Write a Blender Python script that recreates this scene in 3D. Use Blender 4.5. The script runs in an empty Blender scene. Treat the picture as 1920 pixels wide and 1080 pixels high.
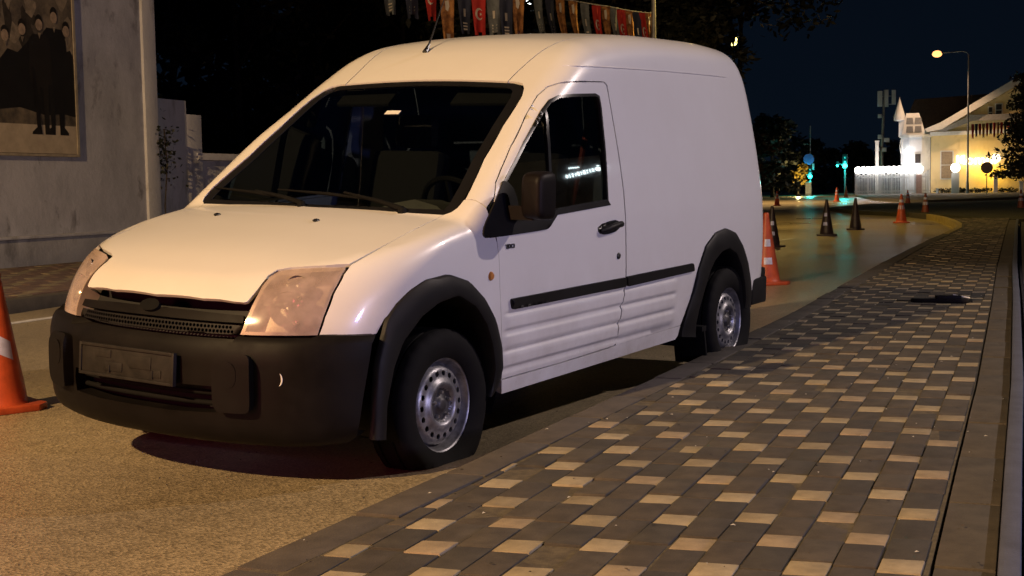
import bpy, bmesh, math, random
import numpy as np
from mathutils import Vector, Matrix
from mathutils.geometry import delaunay_2d_cdt
random.seed(7)
scene = bpy.context.scene
COL = scene.collection

# ---------------------------------------------------------------- camera
CAM = np.array([4.444, 4.019, 1.138])
_y, _p, _r = 3.7073, -0.07632, -0.01705
_f = np.array([math.cos(_p)*math.cos(_y), math.cos(_p)*math.sin(_y), math.sin(_p)])
_rt = np.array([math.sin(_y), -math.cos(_y), 0.0]); _up = np.cross(_rt, _f)
CAM_R = np.array([_rt*math.cos(_r) + _up*math.sin(_r), -_rt*math.sin(_r) + _up*math.cos(_r), _f])
FPX = 2486.53                       # focal length in pixels of the 1920 wide photograph
cam = bpy.data.cameras.new('camera'); cam_ob = bpy.data.objects.new('camera', cam); COL.objects.link(cam_ob)
cam.sensor_width = 36; cam.lens = 36*FPX/1920; cam.clip_start = .1; cam.clip_end = 3000
m = Matrix.Identity(4)
for i in range(3):
    m[i][0], m[i][1], m[i][2], m[i][3] = CAM_R[0][i], CAM_R[1][i], -CAM_R[2][i], CAM[i]
cam_ob.matrix_world = m
scene.camera = cam_ob

# ---------------------------------------------------------------- night sky, exposure
world = bpy.data.worlds.new('World'); scene.world = world; world.use_nodes = True
wn = world.node_tree; wn.nodes.clear()
wo = wn.nodes.new('ShaderNodeOutputWorld'); wb = wn.nodes.new('ShaderNodeBackground')
tc = wn.nodes.new('ShaderNodeTexCoord'); sep = wn.nodes.new('ShaderNodeSeparateXYZ'); ramp = wn.nodes.new('ShaderNodeValToRGB')
ramp.color_ramp.elements[0].position = 0.0; ramp.color_ramp.elements[0].color = (.0022, .0046, .0090, 1)
ramp.color_ramp.elements[1].position = .45; ramp.color_ramp.elements[1].color = (.0010, .0019, .0050, 1)
wn.links.new(tc.outputs['Generated'], sep.inputs[0]); wn.links.new(sep.outputs['Z'], ramp.inputs[0])
wn.links.new(ramp.outputs[0], wb.inputs[0]); wn.links.new(wb.outputs[0], wo.inputs[0])
wb.inputs[1].default_value = 1.0
scene.view_settings.view_transform = 'Standard'; scene.view_settings.look = 'None'
scene.view_settings.exposure = 0.0; scene.view_settings.gamma = 1.0; scene.view_settings.use_curve_mapping = False
scene.render.engine = 'CYCLES'
cy = scene.cycles
cy.use_denoising = True
try: cy.denoiser = 'OPENIMAGEDENOISE'
except Exception: pass
cy.max_bounces = 8; cy.transparent_max_bounces = 16; cy.sample_clamp_indirect = 3.0; cy.caustics_reflective = False; cy.caustics_refractive = False

# street lamps: position, colour, watts (built as lamp posts further down)
KEY_LAMP = ((12.6, -1.6, 8.6), (1.0, .65, .31), 13200)
SIDE_LAMP = ((-14.6, 13.4, 12.6), (1.0, .82, .76), 8200)
REAR_LAMP = ((-28.8, -10.1, 8.2), (1.0, .66, .18), 1900)
FAR_LAMP_W = 1500
# ---------------------------------------------------------------- helpers
def gp(px, py, z=0.0):
    "ground point seen at a pixel of the photograph"
    d = np.array([(px - 960)/FPX, -(py - 540)/FPX, 1.0]) @ CAM_R
    return CAM + d*((z - CAM[2])/d[2])
def at(px, py, depth):
    return CAM + (np.array([(px - 960)/FPX, -(py - 540)/FPX, 1.0]) @ CAM_R)*depth
_th = math.atan2(-.057, -.292)
SU = np.array([math.cos(_th), math.sin(_th), 0]); SN = np.array([-SU[1]*-1, -SU[0], 0]); SN = np.array([SU[1], -SU[0], 0])
STREET_ANGLE = math.atan2(SU[1], SU[0])
def st(s, t, z=0.0):
    "street frame: s metres along the street away from the camera, t metres to the right-hand side"
    P = SU*s + SN*t; return np.array([P[0], P[1], z])
def tag(o, label=None, cat=None, group=None, kind=None):
    if label: o['label'] = label
    if cat: o['category'] = cat
    if group: o['group'] = group
    if kind: o['kind'] = kind
    return o
def empty(name, loc=(0, 0, 0), rz=0, label=None, cat=None, group=None):
    o = bpy.data.objects.new(name, None); COL.objects.link(o); o.empty_display_size = .2
    o.location = tuple(loc); o.rotation_euler = (0, 0, rz)
    return tag(o, label, cat, group)
def link(name, me, parent=None, loc=None, rz=None):
    o = bpy.data.objects.new(name, me); COL.objects.link(o)
    if parent is not None: o.parent = parent
    if loc is not None: o.location = tuple(loc)
    if rz is not None: o.rotation_euler = (0, 0, rz)
    return o
def kids(o): return [c for c in COL.objects if c.parent == o]
def copy_tree(o, parent=None):
    c = o.copy(); COL.objects.link(c)
    if parent is not None: c.parent = parent
    for ch in kids(o): copy_tree(ch, c)
    return c
class MB:
    "collects simple solids into one mesh"
    def __init__(s): s.v = []; s.f = []; s.m = []; s.cur = 0
    def add(s, vs, fs):
        b = len(s.v); s.v += [tuple(map(float, q)) for q in vs]; s.f += [tuple(b + i for i in f) for f in fs]; s.m += [s.cur]*len(fs); return s
    def box(s, c, d, rz=0, tilt=None):
        cx, cy_, cz = c; a, b, h = d[0]/2, d[1]/2, d[2]/2
        vs = [Vector((x*a, y*b, z*h)) for x in (-1, 1) for y in (-1, 1) for z in (-1, 1)]
        R = Matrix.Rotation(rz, 3, 'Z')
        if tilt is not None: R = R @ tilt
        vs = [R @ q + Vector((cx, cy_, cz)) for q in vs]
        return s.add(vs, [(0, 1, 3, 2), (4, 6, 7, 5), (0, 4, 5, 1), (2, 3, 7, 6), (0, 2, 6, 4), (1, 5, 7, 3)])
    def prism(s, poly, z0, z1):
        n = len(poly); area = sum(poly[i][0]*poly[(i+1) % n][1] - poly[(i+1) % n][0]*poly[i][1] for i in range(n))
        p = list(poly) if area > 0 else list(poly)[::-1]
        return s.add([(x, y, z0) for x, y in p] + [(x, y, z1) for x, y in p],
                     [tuple(range(n))[::-1], tuple(range(n, 2*n))] + [(i, (i+1) % n, n + (i+1) % n, n + i) for i in range(n)])
    def tube(s, pts, r, n=8, cap=True):
        pts = [Vector(tuple(map(float, p))) for p in pts]; rs = r if hasattr(r, '__len__') else [r]*len(pts)
        rings = []; ref = None
        for i, p in enumerate(pts):
            d = (pts[min(i+1, len(pts)-1)] - pts[max(i-1, 0)]).normalized()
            if ref is None or abs(ref.dot(d)) > .95: ref = Vector((0, 0, 1)) if abs(d.z) < .9 else Vector((1, 0, 0))
            a = d.cross(ref).normalized(); b = a.cross(d)
            rings.append([p + (a*math.cos(t) + b*math.sin(t))*rs[i] for t in [2*math.pi*k/n for k in range(n)]]); ref = b
        vs = [q for ring in rings for q in ring]
        fs = [(i*n + k, (i+1)*n + k, (i+1)*n + (k+1) % n, i*n + (k+1) % n) for i in range(len(pts)-1) for k in range(n)]
        if cap: fs += [tuple(range(n)), tuple((len(pts)-1)*n + k for k in range(n))[::-1]]
        return s.add(vs, fs)
    def lathe(s, prof, n=24, axis='z', c=(0, 0, 0), cap=False):
        vs = []
        for r, h in prof:
            for k in range(n):
                a = 2*math.pi*k/n
                if axis == 'z': q = (c[0] + r*math.cos(a), c[1] + r*math.sin(a), c[2] + h)
                else: q = (c[0] + r*math.sin(a), c[1] + h, c[2] + r*math.cos(a))
                vs.append(q)
        fs = [(i*n + k, i*n + (k+1) % n, (i+1)*n + (k+1) % n, (i+1)*n + k) for i in range(len(prof)-1) for k in range(n)]
        if cap: fs += [tuple(range(n))[::-1], tuple((len(prof)-1)*n + k for k in range(n))]
        return s.add(vs, fs)
    def sphere(s, c, r, n=16, m=10, sz=1.0):
        prof = [(r*math.sin(math.pi*i/m) + 1e-5, -r*sz*math.cos(math.pi*i/m)) for i in range(m+1)]
        return s.lathe(prof, n, 'z', c)
    def mesh(s, name, mats, angle=35, bevel=0, fix=True):
        me = bpy.data.meshes.new(name); me.from_pydata(s.v, [], s.f); me.update()
        for m_ in (mats if isinstance(mats, (list, tuple)) else [mats]): me.materials.append(m_)
        if any(s.m): me.polygons.foreach_set('material_index', s.m)
        bm = bmesh.new(); bm.from_mesh(me)
        if bevel:
            es = [e for e in bm.edges if len(e.link_faces) == 2 and e.calc_face_angle(0) > math.radians(40)]
            bmesh.ops.bevel(bm, geom=es, offset=bevel, segments=2, affect='EDGES', profile=.6, clamp_overlap=True)
        if fix: bmesh.ops.recalc_face_normals(bm, faces=bm.faces)
        bm.to_mesh(me); bm.free()
        me.polygons.foreach_set('use_smooth', [True]*len(me.polygons)); me.set_sharp_from_angle(angle=math.radians(angle))
        return me
    def build(s, name, mats, parent=None, loc=None, rz=None, **k):
        return link(name, s.mesh(name, mats, **k), parent, loc, rz)

# ---------------------------------------------------------------- materials
def new_mat(name):
    m_ = bpy.data.materials.new(name); m_.use_nodes = True; nt = m_.node_tree
    return m_, nt, nt.nodes['Principled BSDF']
def pm(name, col, rough=.5, metal=0, var=.0, vscale=8, bump=0, bscale=60, coat=0, spec=.5, col2=None, detail=4, bdist=.004, rvar=0, world=False):
    "procedural material: base colour broken up by noise, fine relief"
    m_, nt, b = new_mat(name)
    b.inputs['Metallic'].default_value = metal; b.inputs['Roughness'].default_value = rough
    b.inputs['Specular IOR Level'].default_value = spec; b.inputs['Coat Weight'].default_value = coat; b.inputs['Coat Roughness'].default_value = .06
    tcn = nt.nodes.new('ShaderNodeTexCoord'); vec = nt.nodes.new('ShaderNodeNewGeometry').outputs['Position'] if world else tcn.outputs['Object']
    c1 = col; c2 = col2 if col2 else tuple(c*(1 - var) for c in col)
    n1 = nt.nodes.new('ShaderNodeTexNoise'); n1.inputs['Scale'].default_value = vscale; n1.inputs['Detail'].default_value = detail; n1.inputs['Roughness'].default_value = .62
    r = nt.nodes.new('ShaderNodeValToRGB'); r.color_ramp.elements[0].position = .36; r.color_ramp.elements[1].position = .66
    r.color_ramp.elements[0].color = (*c2, 1); r.color_ramp.elements[1].color = (*c1, 1)
    nt.links.new(vec, n1.inputs['Vector']); nt.links.new(n1.outputs['Fac'], r.inputs[0]); nt.links.new(r.outputs[0], b.inputs['Base Color'])
    if rvar:
        mr = nt.nodes.new('ShaderNodeMapRange'); mr.inputs['From Min'].default_value = .3; mr.inputs['From Max'].default_value = .7
        mr.inputs['To Min'].default_value = rough - rvar; mr.inputs['To Max'].default_value = rough + rvar
        nt.links.new(n1.outputs['Fac'], mr.inputs['Value']); nt.links.new(mr.outputs[0], b.inputs['Roughness'])
    if bump:
        n2 = nt.nodes.new('ShaderNodeTexNoise'); n2.inputs['Scale'].default_value = bscale; n2.inputs['Detail'].default_value = 3
        bp_ = nt.nodes.new('ShaderNodeBump'); bp_.inputs['Strength'].default_value = bump; bp_.inputs['Distance'].default_value = bdist
        nt.links.new(vec, n2.inputs['Vector']); nt.links.new(n2.outputs['Fac'], bp_.inputs['Height']); nt.links.new(bp_.outputs[0], b.inputs['Normal'])
    return m_
def emis(name, col, strength):
    m_, nt, b = new_mat(name)
    b.inputs['Base Color'].default_value = (*[min(1, c) for c in col], 1); b.inputs['Emission Color'].default_value = (*col, 1); b.inputs['Emission Strength'].default_value = strength
    return m_
def glass_mat(name, tint, rough=.015, extra=0.0):
    m_, nt, b = new_mat(name); nt.nodes.remove(b)
    out = nt.nodes['Material Output']; tr = nt.nodes.new('ShaderNodeBsdfTransparent'); gl = nt.nodes.new('ShaderNodeBsdfGlossy')
    tr.inputs[0].default_value = (*tint, 1); gl.inputs['Roughness'].default_value = rough; gl.inputs[0].default_value = (1, 1, 1, 1)
    fr = nt.nodes.new('ShaderNodeFresnel'); fr.inputs['IOR'].default_value = 1.55; mx = nt.nodes.new('ShaderNodeMixShader')
    ad = nt.nodes.new('ShaderNodeMath'); ad.operation = 'ADD'; ad.inputs[1].default_value = extra; ad.use_clamp = True
    geo = nt.nodes.new('ShaderNodeNewGeometry')
    nt.links.new(fr.outputs[0], ad.inputs[0]); nt.links.new(ad.outputs[0], mx.inputs[0]); nt.links.new(tr.outputs[0], mx.inputs[1]); nt.links.new(gl.outputs[0], mx.inputs[2]); nt.links.new(mx.outputs[0], out.inputs[0])
    return m_
M = {}
def van_paint():
    m_, nt, b = new_mat('white_paint')
    b.inputs['Roughness'].default_value = .34; b.inputs['Coat Weight'].default_value = .6; b.inputs['Coat Roughness'].default_value = .07
    tcn = nt.nodes.new('ShaderNodeTexCoord'); n1 = nt.nodes.new('ShaderNodeTexNoise'); n1.inputs['Scale'].default_value = 2.3; n1.inputs['Detail'].default_value = 8; n1.inputs['Roughness'].default_value = .65
    n2 = nt.nodes.new('ShaderNodeTexNoise'); n2.inputs['Scale'].default_value = 55; n2.inputs['Detail'].default_value = 3
    sp = nt.nodes.new('ShaderNodeSeparateXYZ'); mr = nt.nodes.new('ShaderNodeMapRange'); mr.inputs['From Min'].default_value = .85; mr.inputs['From Max'].default_value = .25; mr.inputs['To Min'].default_value = .13; mr.inputs['To Max'].default_value = .95
    nt.links.new(tcn.outputs['Object'], sp.inputs[0]); nt.links.new(sp.outputs['Z'], mr.inputs['Value'])
    nt.links.new(tcn.outputs['Object'], n1.inputs['Vector']); nt.links.new(tcn.outputs['Object'], n2.inputs['Vector'])
    r1 = nt.nodes.new('ShaderNodeMapRange'); r1.inputs['From Min'].default_value = .34; r1.inputs['From Max'].default_value = .72; nt.links.new(n1.outputs['Fac'], r1.inputs['Value'])
    mu = nt.nodes.new('ShaderNodeMath'); mu.operation = 'MULTIPLY'; nt.links.new(mr.outputs[0], mu.inputs[0]); nt.links.new(r1.outputs[0], mu.inputs[1])
    r2 = nt.nodes.new('ShaderNodeMapRange'); r2.inputs['From Min'].default_value = .62; r2.inputs['From Max'].default_value = .78; r2.inputs['To Max'].default_value = .25; nt.links.new(n2.outputs['Fac'], r2.inputs['Value'])
    mu2 = nt.nodes.new('ShaderNodeMath'); mu2.operation = 'MULTIPLY'; nt.links.new(r2.outputs[0], mu2.inputs[0]); nt.links.new(mr.outputs[0], mu2.inputs[1])
    ad = nt.nodes.new('ShaderNodeMath'); ad.operation = 'ADD'; ad.use_clamp = True; nt.links.new(mu.outputs[0], ad.inputs[0]); nt.links.new(mu2.outputs[0], ad.inputs[1])
    mx = nt.nodes.new('ShaderNodeMix'); mx.data_type = 'RGBA'; mx.inputs['A'].default_value = (.74, .73, .71, 1); mx.inputs['B'].default_value = (.40, .36, .31, 1)
    nt.links.new(ad.outputs[0], mx.inputs['Factor']); nt.links.new(mx.outputs['Result'], b.inputs['Base Color'])
    rr = nt.nodes.new('ShaderNodeMapRange'); rr.inputs['To Min'].default_value = .30; rr.inputs['To Max'].default_value = .62; nt.links.new(ad.outputs[0], rr.inputs['Value']); nt.links.new(rr.outputs[0], b.inputs['Roughness'])
    wv = nt.nodes.new('ShaderNodeTexNoise'); wv.inputs['Scale'].default_value = 3.4; wv.inputs['Detail'].default_value = 2; nt.links.new(tcn.outputs['Object'], wv.inputs['Vector'])
    wbp = nt.nodes.new('ShaderNodeBump'); wbp.inputs['Strength'].default_value = .12; wbp.inputs['Distance'].default_value = .012; nt.links.new(wv.outputs['Fac'], wbp.inputs['Height']); nt.links.new(wbp.outputs[0], b.inputs['Normal'])
    cw = nt.nodes.new('ShaderNodeMapRange'); cw.inputs['To Min'].default_value = .6; cw.inputs['To Max'].default_value = .1; nt.links.new(ad.outputs[0], cw.inputs['Value']); nt.links.new(cw.outputs[0], b.inputs['Coat Weight'])
    return m_
M['paint'] = van_paint()
M['plastic'] = pm('dark_plastic', (.011, .0105, .0105), .54, spec=.18, var=.25, vscale=5, bump=.15, bscale=400, bdist=.001, rvar=.08)
M['plastic_worn'] = pm('worn_plastic', (.0072, .0060, .0056), .55, spec=.11, var=.4, vscale=6, bump=.2, bscale=300, bdist=.001, detail=8, rvar=.1)
M['black'] = pm('black_recess', (.006, .006, .006), .7, var=.3)
M['rubber'] = pm('tyre_rubber', (.0065, .006, .006), .8, spec=.15, var=.35, vscale=14, bump=.3, bscale=160, bdist=.001)
M['steel'] = pm('wheel_steel', (.34, .34, .36), .42, metal=.65, var=.6, vscale=16, detail=8, bump=.1, bscale=200, bdist=.001)
M['steel_dark'] = pm('dark_steel', (.05, .05, .055), .5, metal=.4, var=.4, vscale=20)
M['steel_dirty'] = pm('brake_dust_steel', (.075, .072, .075), .5, metal=.4, var=.5, vscale=22)
M['mirror_black'] = pm('mirror_plastic', (.008, .006, .006), .5, spec=.12, var=.3)
M['bolt'] = pm('bolt_steel', (.55, .55, .56), .3, metal=.9, var=.3)
M['glass'] = glass_mat('window_glass', (.30, .33, .33))
M['glass_screen'] = glass_mat('screen_glass', (.46, .50, .49))
M['black_trim'] = pm('black_trim', (.010, .010, .011), .35, var=.2, vscale=9)
M['wiper'] = pm('wiper_black', (.006, .006, .006), .8, spec=.12, var=.3)
M['seat'] = pm('seat_cloth', (.007, .0075, .010), .9, var=.3, vscale=30, bump=.3, bscale=200)
M['dash'] = pm('dash_plastic', (.13, .125, .115), .6, var=.2, bump=.2, bscale=250, bdist=.001)
M['inner'] = pm('cabin_lining', (.03, .05, .10), .8, var=.2)
M['lens_housing'] = pm('headlight_housing', (.55, .46, .40), .42, metal=.3, var=.2, vscale=10)
M['chrome'] = pm('reflector_chrome', (.75, .73, .70), .18, metal=1, var=.1)
M['amber'] = pm('amber_plastic', (.55, .22, .05), .3, var=.2, spec=.6)
M['mirror'] = pm('mirror_silver', (.7, .7, .7), .03, metal=1)
M['sticker'] = pm('paper_sticker', (.75, .75, .72), .6, var=.1)
M['badge'] = pm('badge_grey', (.09, .09, .09), .3, metal=.6, var=.2)
M['plate'] = pm('bare_plate_holder', (.020, .018, .016), .6, spec=.25, var=.55, vscale=18, detail=8)
# ---------------------------------------------------------------- setting materials
def asphalt():
    m_, nt, b = new_mat('asphalt'); L = nt.links.new
    tcn = nt.nodes.new('ShaderNodeTexCoord')
    big = nt.nodes.new('ShaderNodeTexNoise'); big.inputs['Scale'].default_value = .35; big.inputs['Detail'].default_value = 6
    mid = nt.nodes.new('ShaderNodeTexNoise'); mid.inputs['Scale'].default_value = 9; mid.inputs['Detail'].default_value = 8; mid.inputs['Roughness'].default_value = .7
    fine = nt.nodes.new('ShaderNodeTexVoronoi'); fine.inputs['Scale'].default_value = 105
    for n_ in (big, mid, fine): L(tcn.outputs['Object'], n_.inputs['Vector'])
    r1 = nt.nodes.new('ShaderNodeValToRGB'); r1.color_ramp.elements[0].color = (.235, .190, .118, 1); r1.color_ramp.elements[1].color = (.315, .258, .164, 1); r1.color_ramp.elements[0].position = .3; r1.color_ramp.elements[1].position = .7
    L(mid.outputs['Fac'], r1.inputs[0])
    r2 = nt.nodes.new('ShaderNodeMapRange'); r2.inputs['From Min'].default_value = 0; r2.inputs['From Max'].default_value = 1; r2.inputs['To Min'].default_value = .62; r2.inputs['To Max'].default_value = 1.42
    sv = nt.nodes.new('ShaderNodeSeparateColor'); L(fine.outputs['Color'], sv.inputs[0]); L(sv.outputs[0], r2.inputs['Value'])
    mu = nt.nodes.new('ShaderNodeMix'); mu.data_type = 'RGBA'; mu.blend_type = 'MULTIPLY'; mu.inputs['Factor'].default_value = 1
    L(r1.outputs[0], mu.inputs['A']); L(r2.outputs[0], mu.inputs['B'])
    r3 = nt.nodes.new('ShaderNodeMapRange'); r3.inputs['From Min'].default_value = .35; r3.inputs['From Max'].default_value = .65; r3.inputs['To Min'].default_value = .78; r3.inputs['To Max'].default_value = 1.18; L(big.outputs['Fac'], r3.inputs['Value'])
    mu2 = nt.nodes.new('ShaderNodeMix'); mu2.data_type = 'RGBA'; mu2.blend_type = 'MULTIPLY'; mu2.inputs['Factor'].default_value = 1; L(mu.outputs['Result'], mu2.inputs['A']); L(r3.outputs[0], mu2.inputs['B'])
    L(mu2.outputs['Result'], b.inputs['Base Color'])
    rr = nt.nodes.new('ShaderNodeMapRange'); rr.inputs['From Min'].default_value = .3; rr.inputs['From Max'].default_value = .7; rr.inputs['To Min'].default_value = .24; rr.inputs['To Max'].default_value = .46; L(big.outputs['Fac'], rr.inputs['Value']); L(rr.outputs[0], b.inputs['Roughness'])
    bp_ = nt.nodes.new('ShaderNodeBump'); bp_.inputs['Strength'].default_value = .55; bp_.inputs['Distance'].default_value = .004
    L(fine.outputs['Distance'], bp_.inputs['Height']); L(bp_.outputs[0], b.inputs['Normal'])
    return m_
M['asphalt'] = asphalt()
M['paver_grey'] = [pm('grey_paver_stone', c, .82, var=.42, vscale=11, bump=.55, bscale=170, detail=9, bdist=.003, world=True) for c in ((.064, .054, .040), (.076, .064, .046), (.054, .048, .037), (.069, .057, .041))]
M['paver_yellow'] = [pm('yellow_paver_stone', c, .8, var=.32, vscale=13, bump=.5, bscale=170, detail=9, bdist=.003, world=True) for c in ((.32, .262, .155), (.27, .222, .135), (.31, .245, .155), (.36, .30, .19))]
M['kerb'] = pm('kerb_concrete', (.082, .070, .055), .8, var=.40, vscale=7, bump=.5, bscale=120, detail=9, bdist=.003)
M['kerb_blue_lit'] = pm('blue_lit_concrete', (.075, .085, .125), .8, var=.3, vscale=9, bump=.5, bscale=120, detail=9, bdist=.003)  # bluish tone: blue light falling on the raised edge, put into the colour
M['joint'] = pm('sandy_joint', (.105, .086, .050), .95, var=.5, vscale=30, bump=.5, bscale=200, detail=8)
M['gravel'] = pm('gravel_soil', (.06, .055, .05), .95, var=.6, vscale=60, bump=1, bscale=90, detail=8, bdist=.02)
M['white_line'] = pm('road_paint', (.70, .69, .66), .6, var=.35, vscale=12, detail=9)
M['yellow_line'] = pm('yellow_road_paint', (.38, .29, .09), .7, var=.4, vscale=6, detail=9)
M['soil'] = pm('dark_soil', (.05, .045, .03), .95, var=.5, vscale=3, bump=.8, bscale=20, bdist=.03)
def plaster(name, c1, c2, c3):
    m_, nt, b = new_mat(name); L = nt.links.new; tcn = nt.nodes.new('ShaderNodeTexCoord')
    mp = nt.nodes.new('ShaderNodeMapping'); mp.inputs['Scale'].default_value = (1, 1, .55); L(tcn.outputs['Object'], mp.inputs['Vector'])
    a = nt.nodes.new('ShaderNodeTexNoise'); a.inputs['Scale'].default_value = 1.3; a.inputs['Detail'].default_value = 10; a.inputs['Roughness'].default_value = .72; a.inputs['Distortion'].default_value = .15
    c = nt.nodes.new('ShaderNodeTexNoise'); c.inputs['Scale'].default_value = 1.9; c.inputs['Detail'].default_value = 8; c.inputs['Roughness'].default_value = .66; c.inputs['Distortion'].default_value = .25
    f = nt.nodes.new('ShaderNodeTexNoise'); f.inputs['Scale'].default_value = 16; f.inputs['Detail'].default_value = 7; f.inputs['Roughness'].default_value = .7; L(tcn.outputs['Object'], f.inputs['Vector'])
    for n_ in (a, c): L(mp.outputs[0], n_.inputs['Vector'])
    r = nt.nodes.new('ShaderNodeValToRGB'); r.color_ramp.elements[0].position = .38; r.color_ramp.elements[1].position = .62; r.color_ramp.elements[0].color = (*c2, 1); r.color_ramp.elements[1].color = (*c1, 1); L(a.outputs['Fac'], r.inputs[0])
    r2 = nt.nodes.new('ShaderNodeMapRange'); r2.inputs['From Min'].default_value = .55; r2.inputs['From Max'].default_value = .69; L(c.outputs['Fac'], r2.inputs['Value'])
    mx = nt.nodes.new('ShaderNodeMix'); mx.data_type = 'RGBA'; L(r2.outputs[0], mx.inputs['Factor']); L(r.outputs[0], mx.inputs['A']); mx.inputs['B'].default_value = (*c3, 1)
    L(mx.outputs['Result'], b.inputs['Base Color']); b.inputs['Roughness'].default_value = .9
    bp_ = nt.nodes.new('ShaderNodeBump'); bp_.inputs['Strength'].default_value = .6; bp_.inputs['Distance'].default_value = .012; L(f.outputs['Fac'], bp_.inputs['Height']); L(bp_.outputs[0], b.inputs['Normal'])
    return m_
M['plaster'] = plaster('stained_plaster', (.47, .475, .53), (.32, .325, .37), (.135, .13, .145))
M['plinth'] = plaster('plinth_render', (.50, .50, .52), (.36, .36, .38), (.2, .2, .21))
M['white_wall'] = plaster('off_white_render', (.64, .64, .66), (.52, .52, .54), (.33, .32, .30))
M['pole'] = pm('galvanised_pole', (.30, .30, .31), .5, metal=.5, var=.3)
M['bark'] = pm('bark', (.06, .045, .03), .95, var=.5, vscale=12, bump=.8, bscale=30, bdist=.02)

# ---------------------------------------------------------------- ground, road, pavements
def sheet(name, polys, mat, z, kind='structure'):
    mb = MB()
    for p in polys:
        mb.add([(x, y, z) for x, y in p], [tuple(range(len(p)))])
    o = mb.build(name, mat, fix=False)
    return tag(o, kind=kind)
GR = MB(); GR.add([(-900, -900, -.02), (400, -900, -.02), (400, 900, -.02), (-900, 900, -.02)], [(0, 1, 2, 3)])
tag(GR.build('ground', M['soil'], fix=False), kind='structure')
def ribbon(line, w0, w1):
    "strip beside a polyline given in (s, t): offsets along t"
    return [(s_, t_ + w0) for s_, t_ in line] + [(s_, t_ + w1) for s_, t_ in line[::-1]]
def stxy(p): q = st(p[0], p[1]); return (q[0], q[1])
road_poly = [(-40, -6.0), (-40, 12)] + [(60, 12), (150, 30), (150, -90), (60, -40), (40, -20), (25, -8.5), (5, -6.0)]
sheet('road', [[stxy(p) for p in road_poly][::-1]], M['asphalt'], 0.0)
KERB = [(-14, .75), (-5, .98), (-2.291, 1.142), (-1.006, 1.215), (-.357, 1.24), (.571, 1.275), (2.012, 1.335), (3.445, 1.375), (4.726, 1.415), (7.5, 1.43), (10.575, 1.44), (14, 1.48), (17.627, 1.54), (20.064, 1.63), (23.371, 1.70), (26, 1.58), (28.771, 1.297), (31.79, .868), (34.425, .35), (37, -.4), (40, -1.8)]
RIGHT = [(-14, 2.872), (-1.717, 2.866), (-.235, 2.860), (1.596, 2.856), (6.206, 2.809), (10.702, 2.749), (16, 2.71), (22.354, 2.66), (30, 2.62)]
kerb_t = lambda s_: float(np.interp(s_, [p[0] for p in KERB], [p[1] for p in KERB]))
right_t = lambda s_: float(np.interp(s_, [p[0] for p in RIGHT], [p[1] for p in RIGHT]))
PZ = .150
def body_sheet(name, line_a, line_b, z, mat):
    "raised slab between two (s, t) lines"
    poly = [stxy(p) for p in line_a] + [stxy(p) for p in line_b[::-1]]
    mb = MB(); mb.prism(poly, -.1, z); return mb.build(name, mat, fix=True)
pav_l = [(s_, t_ + .05) for s_, t_ in KERB if s_ <= 31]; pav_r = [(s_, t_ - .0) for s_, t_ in RIGHT]
pav = tag(body_sheet('pavement', pav_l, pav_r, PZ - .0045, M['joint']), kind='structure')
# kerb stones along the road: separate stones, slightly uneven
KW = .150
s_ = -4.6; i = 0
rk = random.Random(3)
while s_ < 36:
    L_ = .60 if s_ < 12 else .98
    g = .006; dz = rk.uniform(-.006, .004); n = 3
    ss = [s_ + g + (L_ - 2*g)*k/(n-1) for k in range(n)]
    dt = rk.uniform(-.004, .004) if s_ < 9 else 0
    a = [stxy((q, kerb_t(q) + dt)) for q in ss]; b = [stxy((q, kerb_t(q) + KW + dt)) for q in ss]
    mb = MB(); mb.prism(a + b[::-1], -.05, PZ + .002 + dz)
    me = mb.mesh('kerb_stone', M['kerb'], bevel=.010 if s_ < 8 else 0)
    link('kerb_stone', me, pav); s_ += L_; i += 1
# edging stones on the far side
s_ = -4.5
while s_ < 28:
    L_ = .72; g = .004; ss = (s_ + g, s_ + L_/2, s_ + L_ - g); dz = rk.uniform(-.004, .004); off = .008
    a = [stxy((q, right_t(q) + off)) for q in ss]; b = [stxy((q, right_t(q) + off + .150)) for q in ss]
    mb = MB(); mb.prism(a + b[::-1], -.05, PZ - .006 + dz); link('edging_stone', mb.mesh('edging_stone', M['kerb'], bevel=.006 if s_ < 6 else 0), pav); s_ += L_
oe = [(q, right_t(q) + .163) for q in np.linspace(-4.5, 28, 60)]
mb = MB(); mb.prism([stxy((a, b)) for a, b in oe] + [stxy((a, b + .055)) for a, b in oe[::-1]], -.05, PZ + .035); link('raised_edge', mb.mesh('raised_edge', M['kerb_blue_lit'], bevel=.012), pav)
# pavers: columns along the street, one short yellow block then two long grey ones
PW, PER, Y_L = .1118, .566, .128
blocks = []
for c in range(0, 20):
    tc_ = 2.797 - .1118*c; ph = -1.666 - .045*c + (.283 if c % 2 else 0)
    k = -6
    while True:
        s0 = ph + k*PER
        if s0 > 30: break
        for kind, a, b in (('y', -Y_L/2, Y_L/2), ('g', Y_L/2, Y_L/2 + (PER - Y_L)/2), ('g', Y_L/2 + (PER - Y_L)/2, PER - Y_L/2)):
            blocks.append((kind, tc_, s0 + a, s0 + b))
        k += 1
def clip_poly(poly, f):
    out = []
    for i in range(len(poly)):
        p, q = poly[i], poly[(i+1) % len(poly)]; a, b = f(p), f(q)
        if a >= 0: out.append(p)
        if (a >= 0) != (b >= 0): t = a/(a - b); out.append((p[0] + (q[0]-p[0])*t, p[1] + (q[1]-p[1])*t))
    return out
shared = {}
def paver_mesh(kind, ln):
    key = (kind, round(ln, 3), rk.randrange(4))
    if key not in shared:
        mb = MB(); mb.box((0, 0, -.03), (ln - .004, PW - .005, .06)); mb.v = [(x - .08*y, y, z) for x, y, z in mb.v]; shared[key] = mb.mesh('paver', M['paver_yellow' if kind == 'y' else 'paver_grey'][key[2]], bevel=.004)
    return shared[key]
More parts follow.
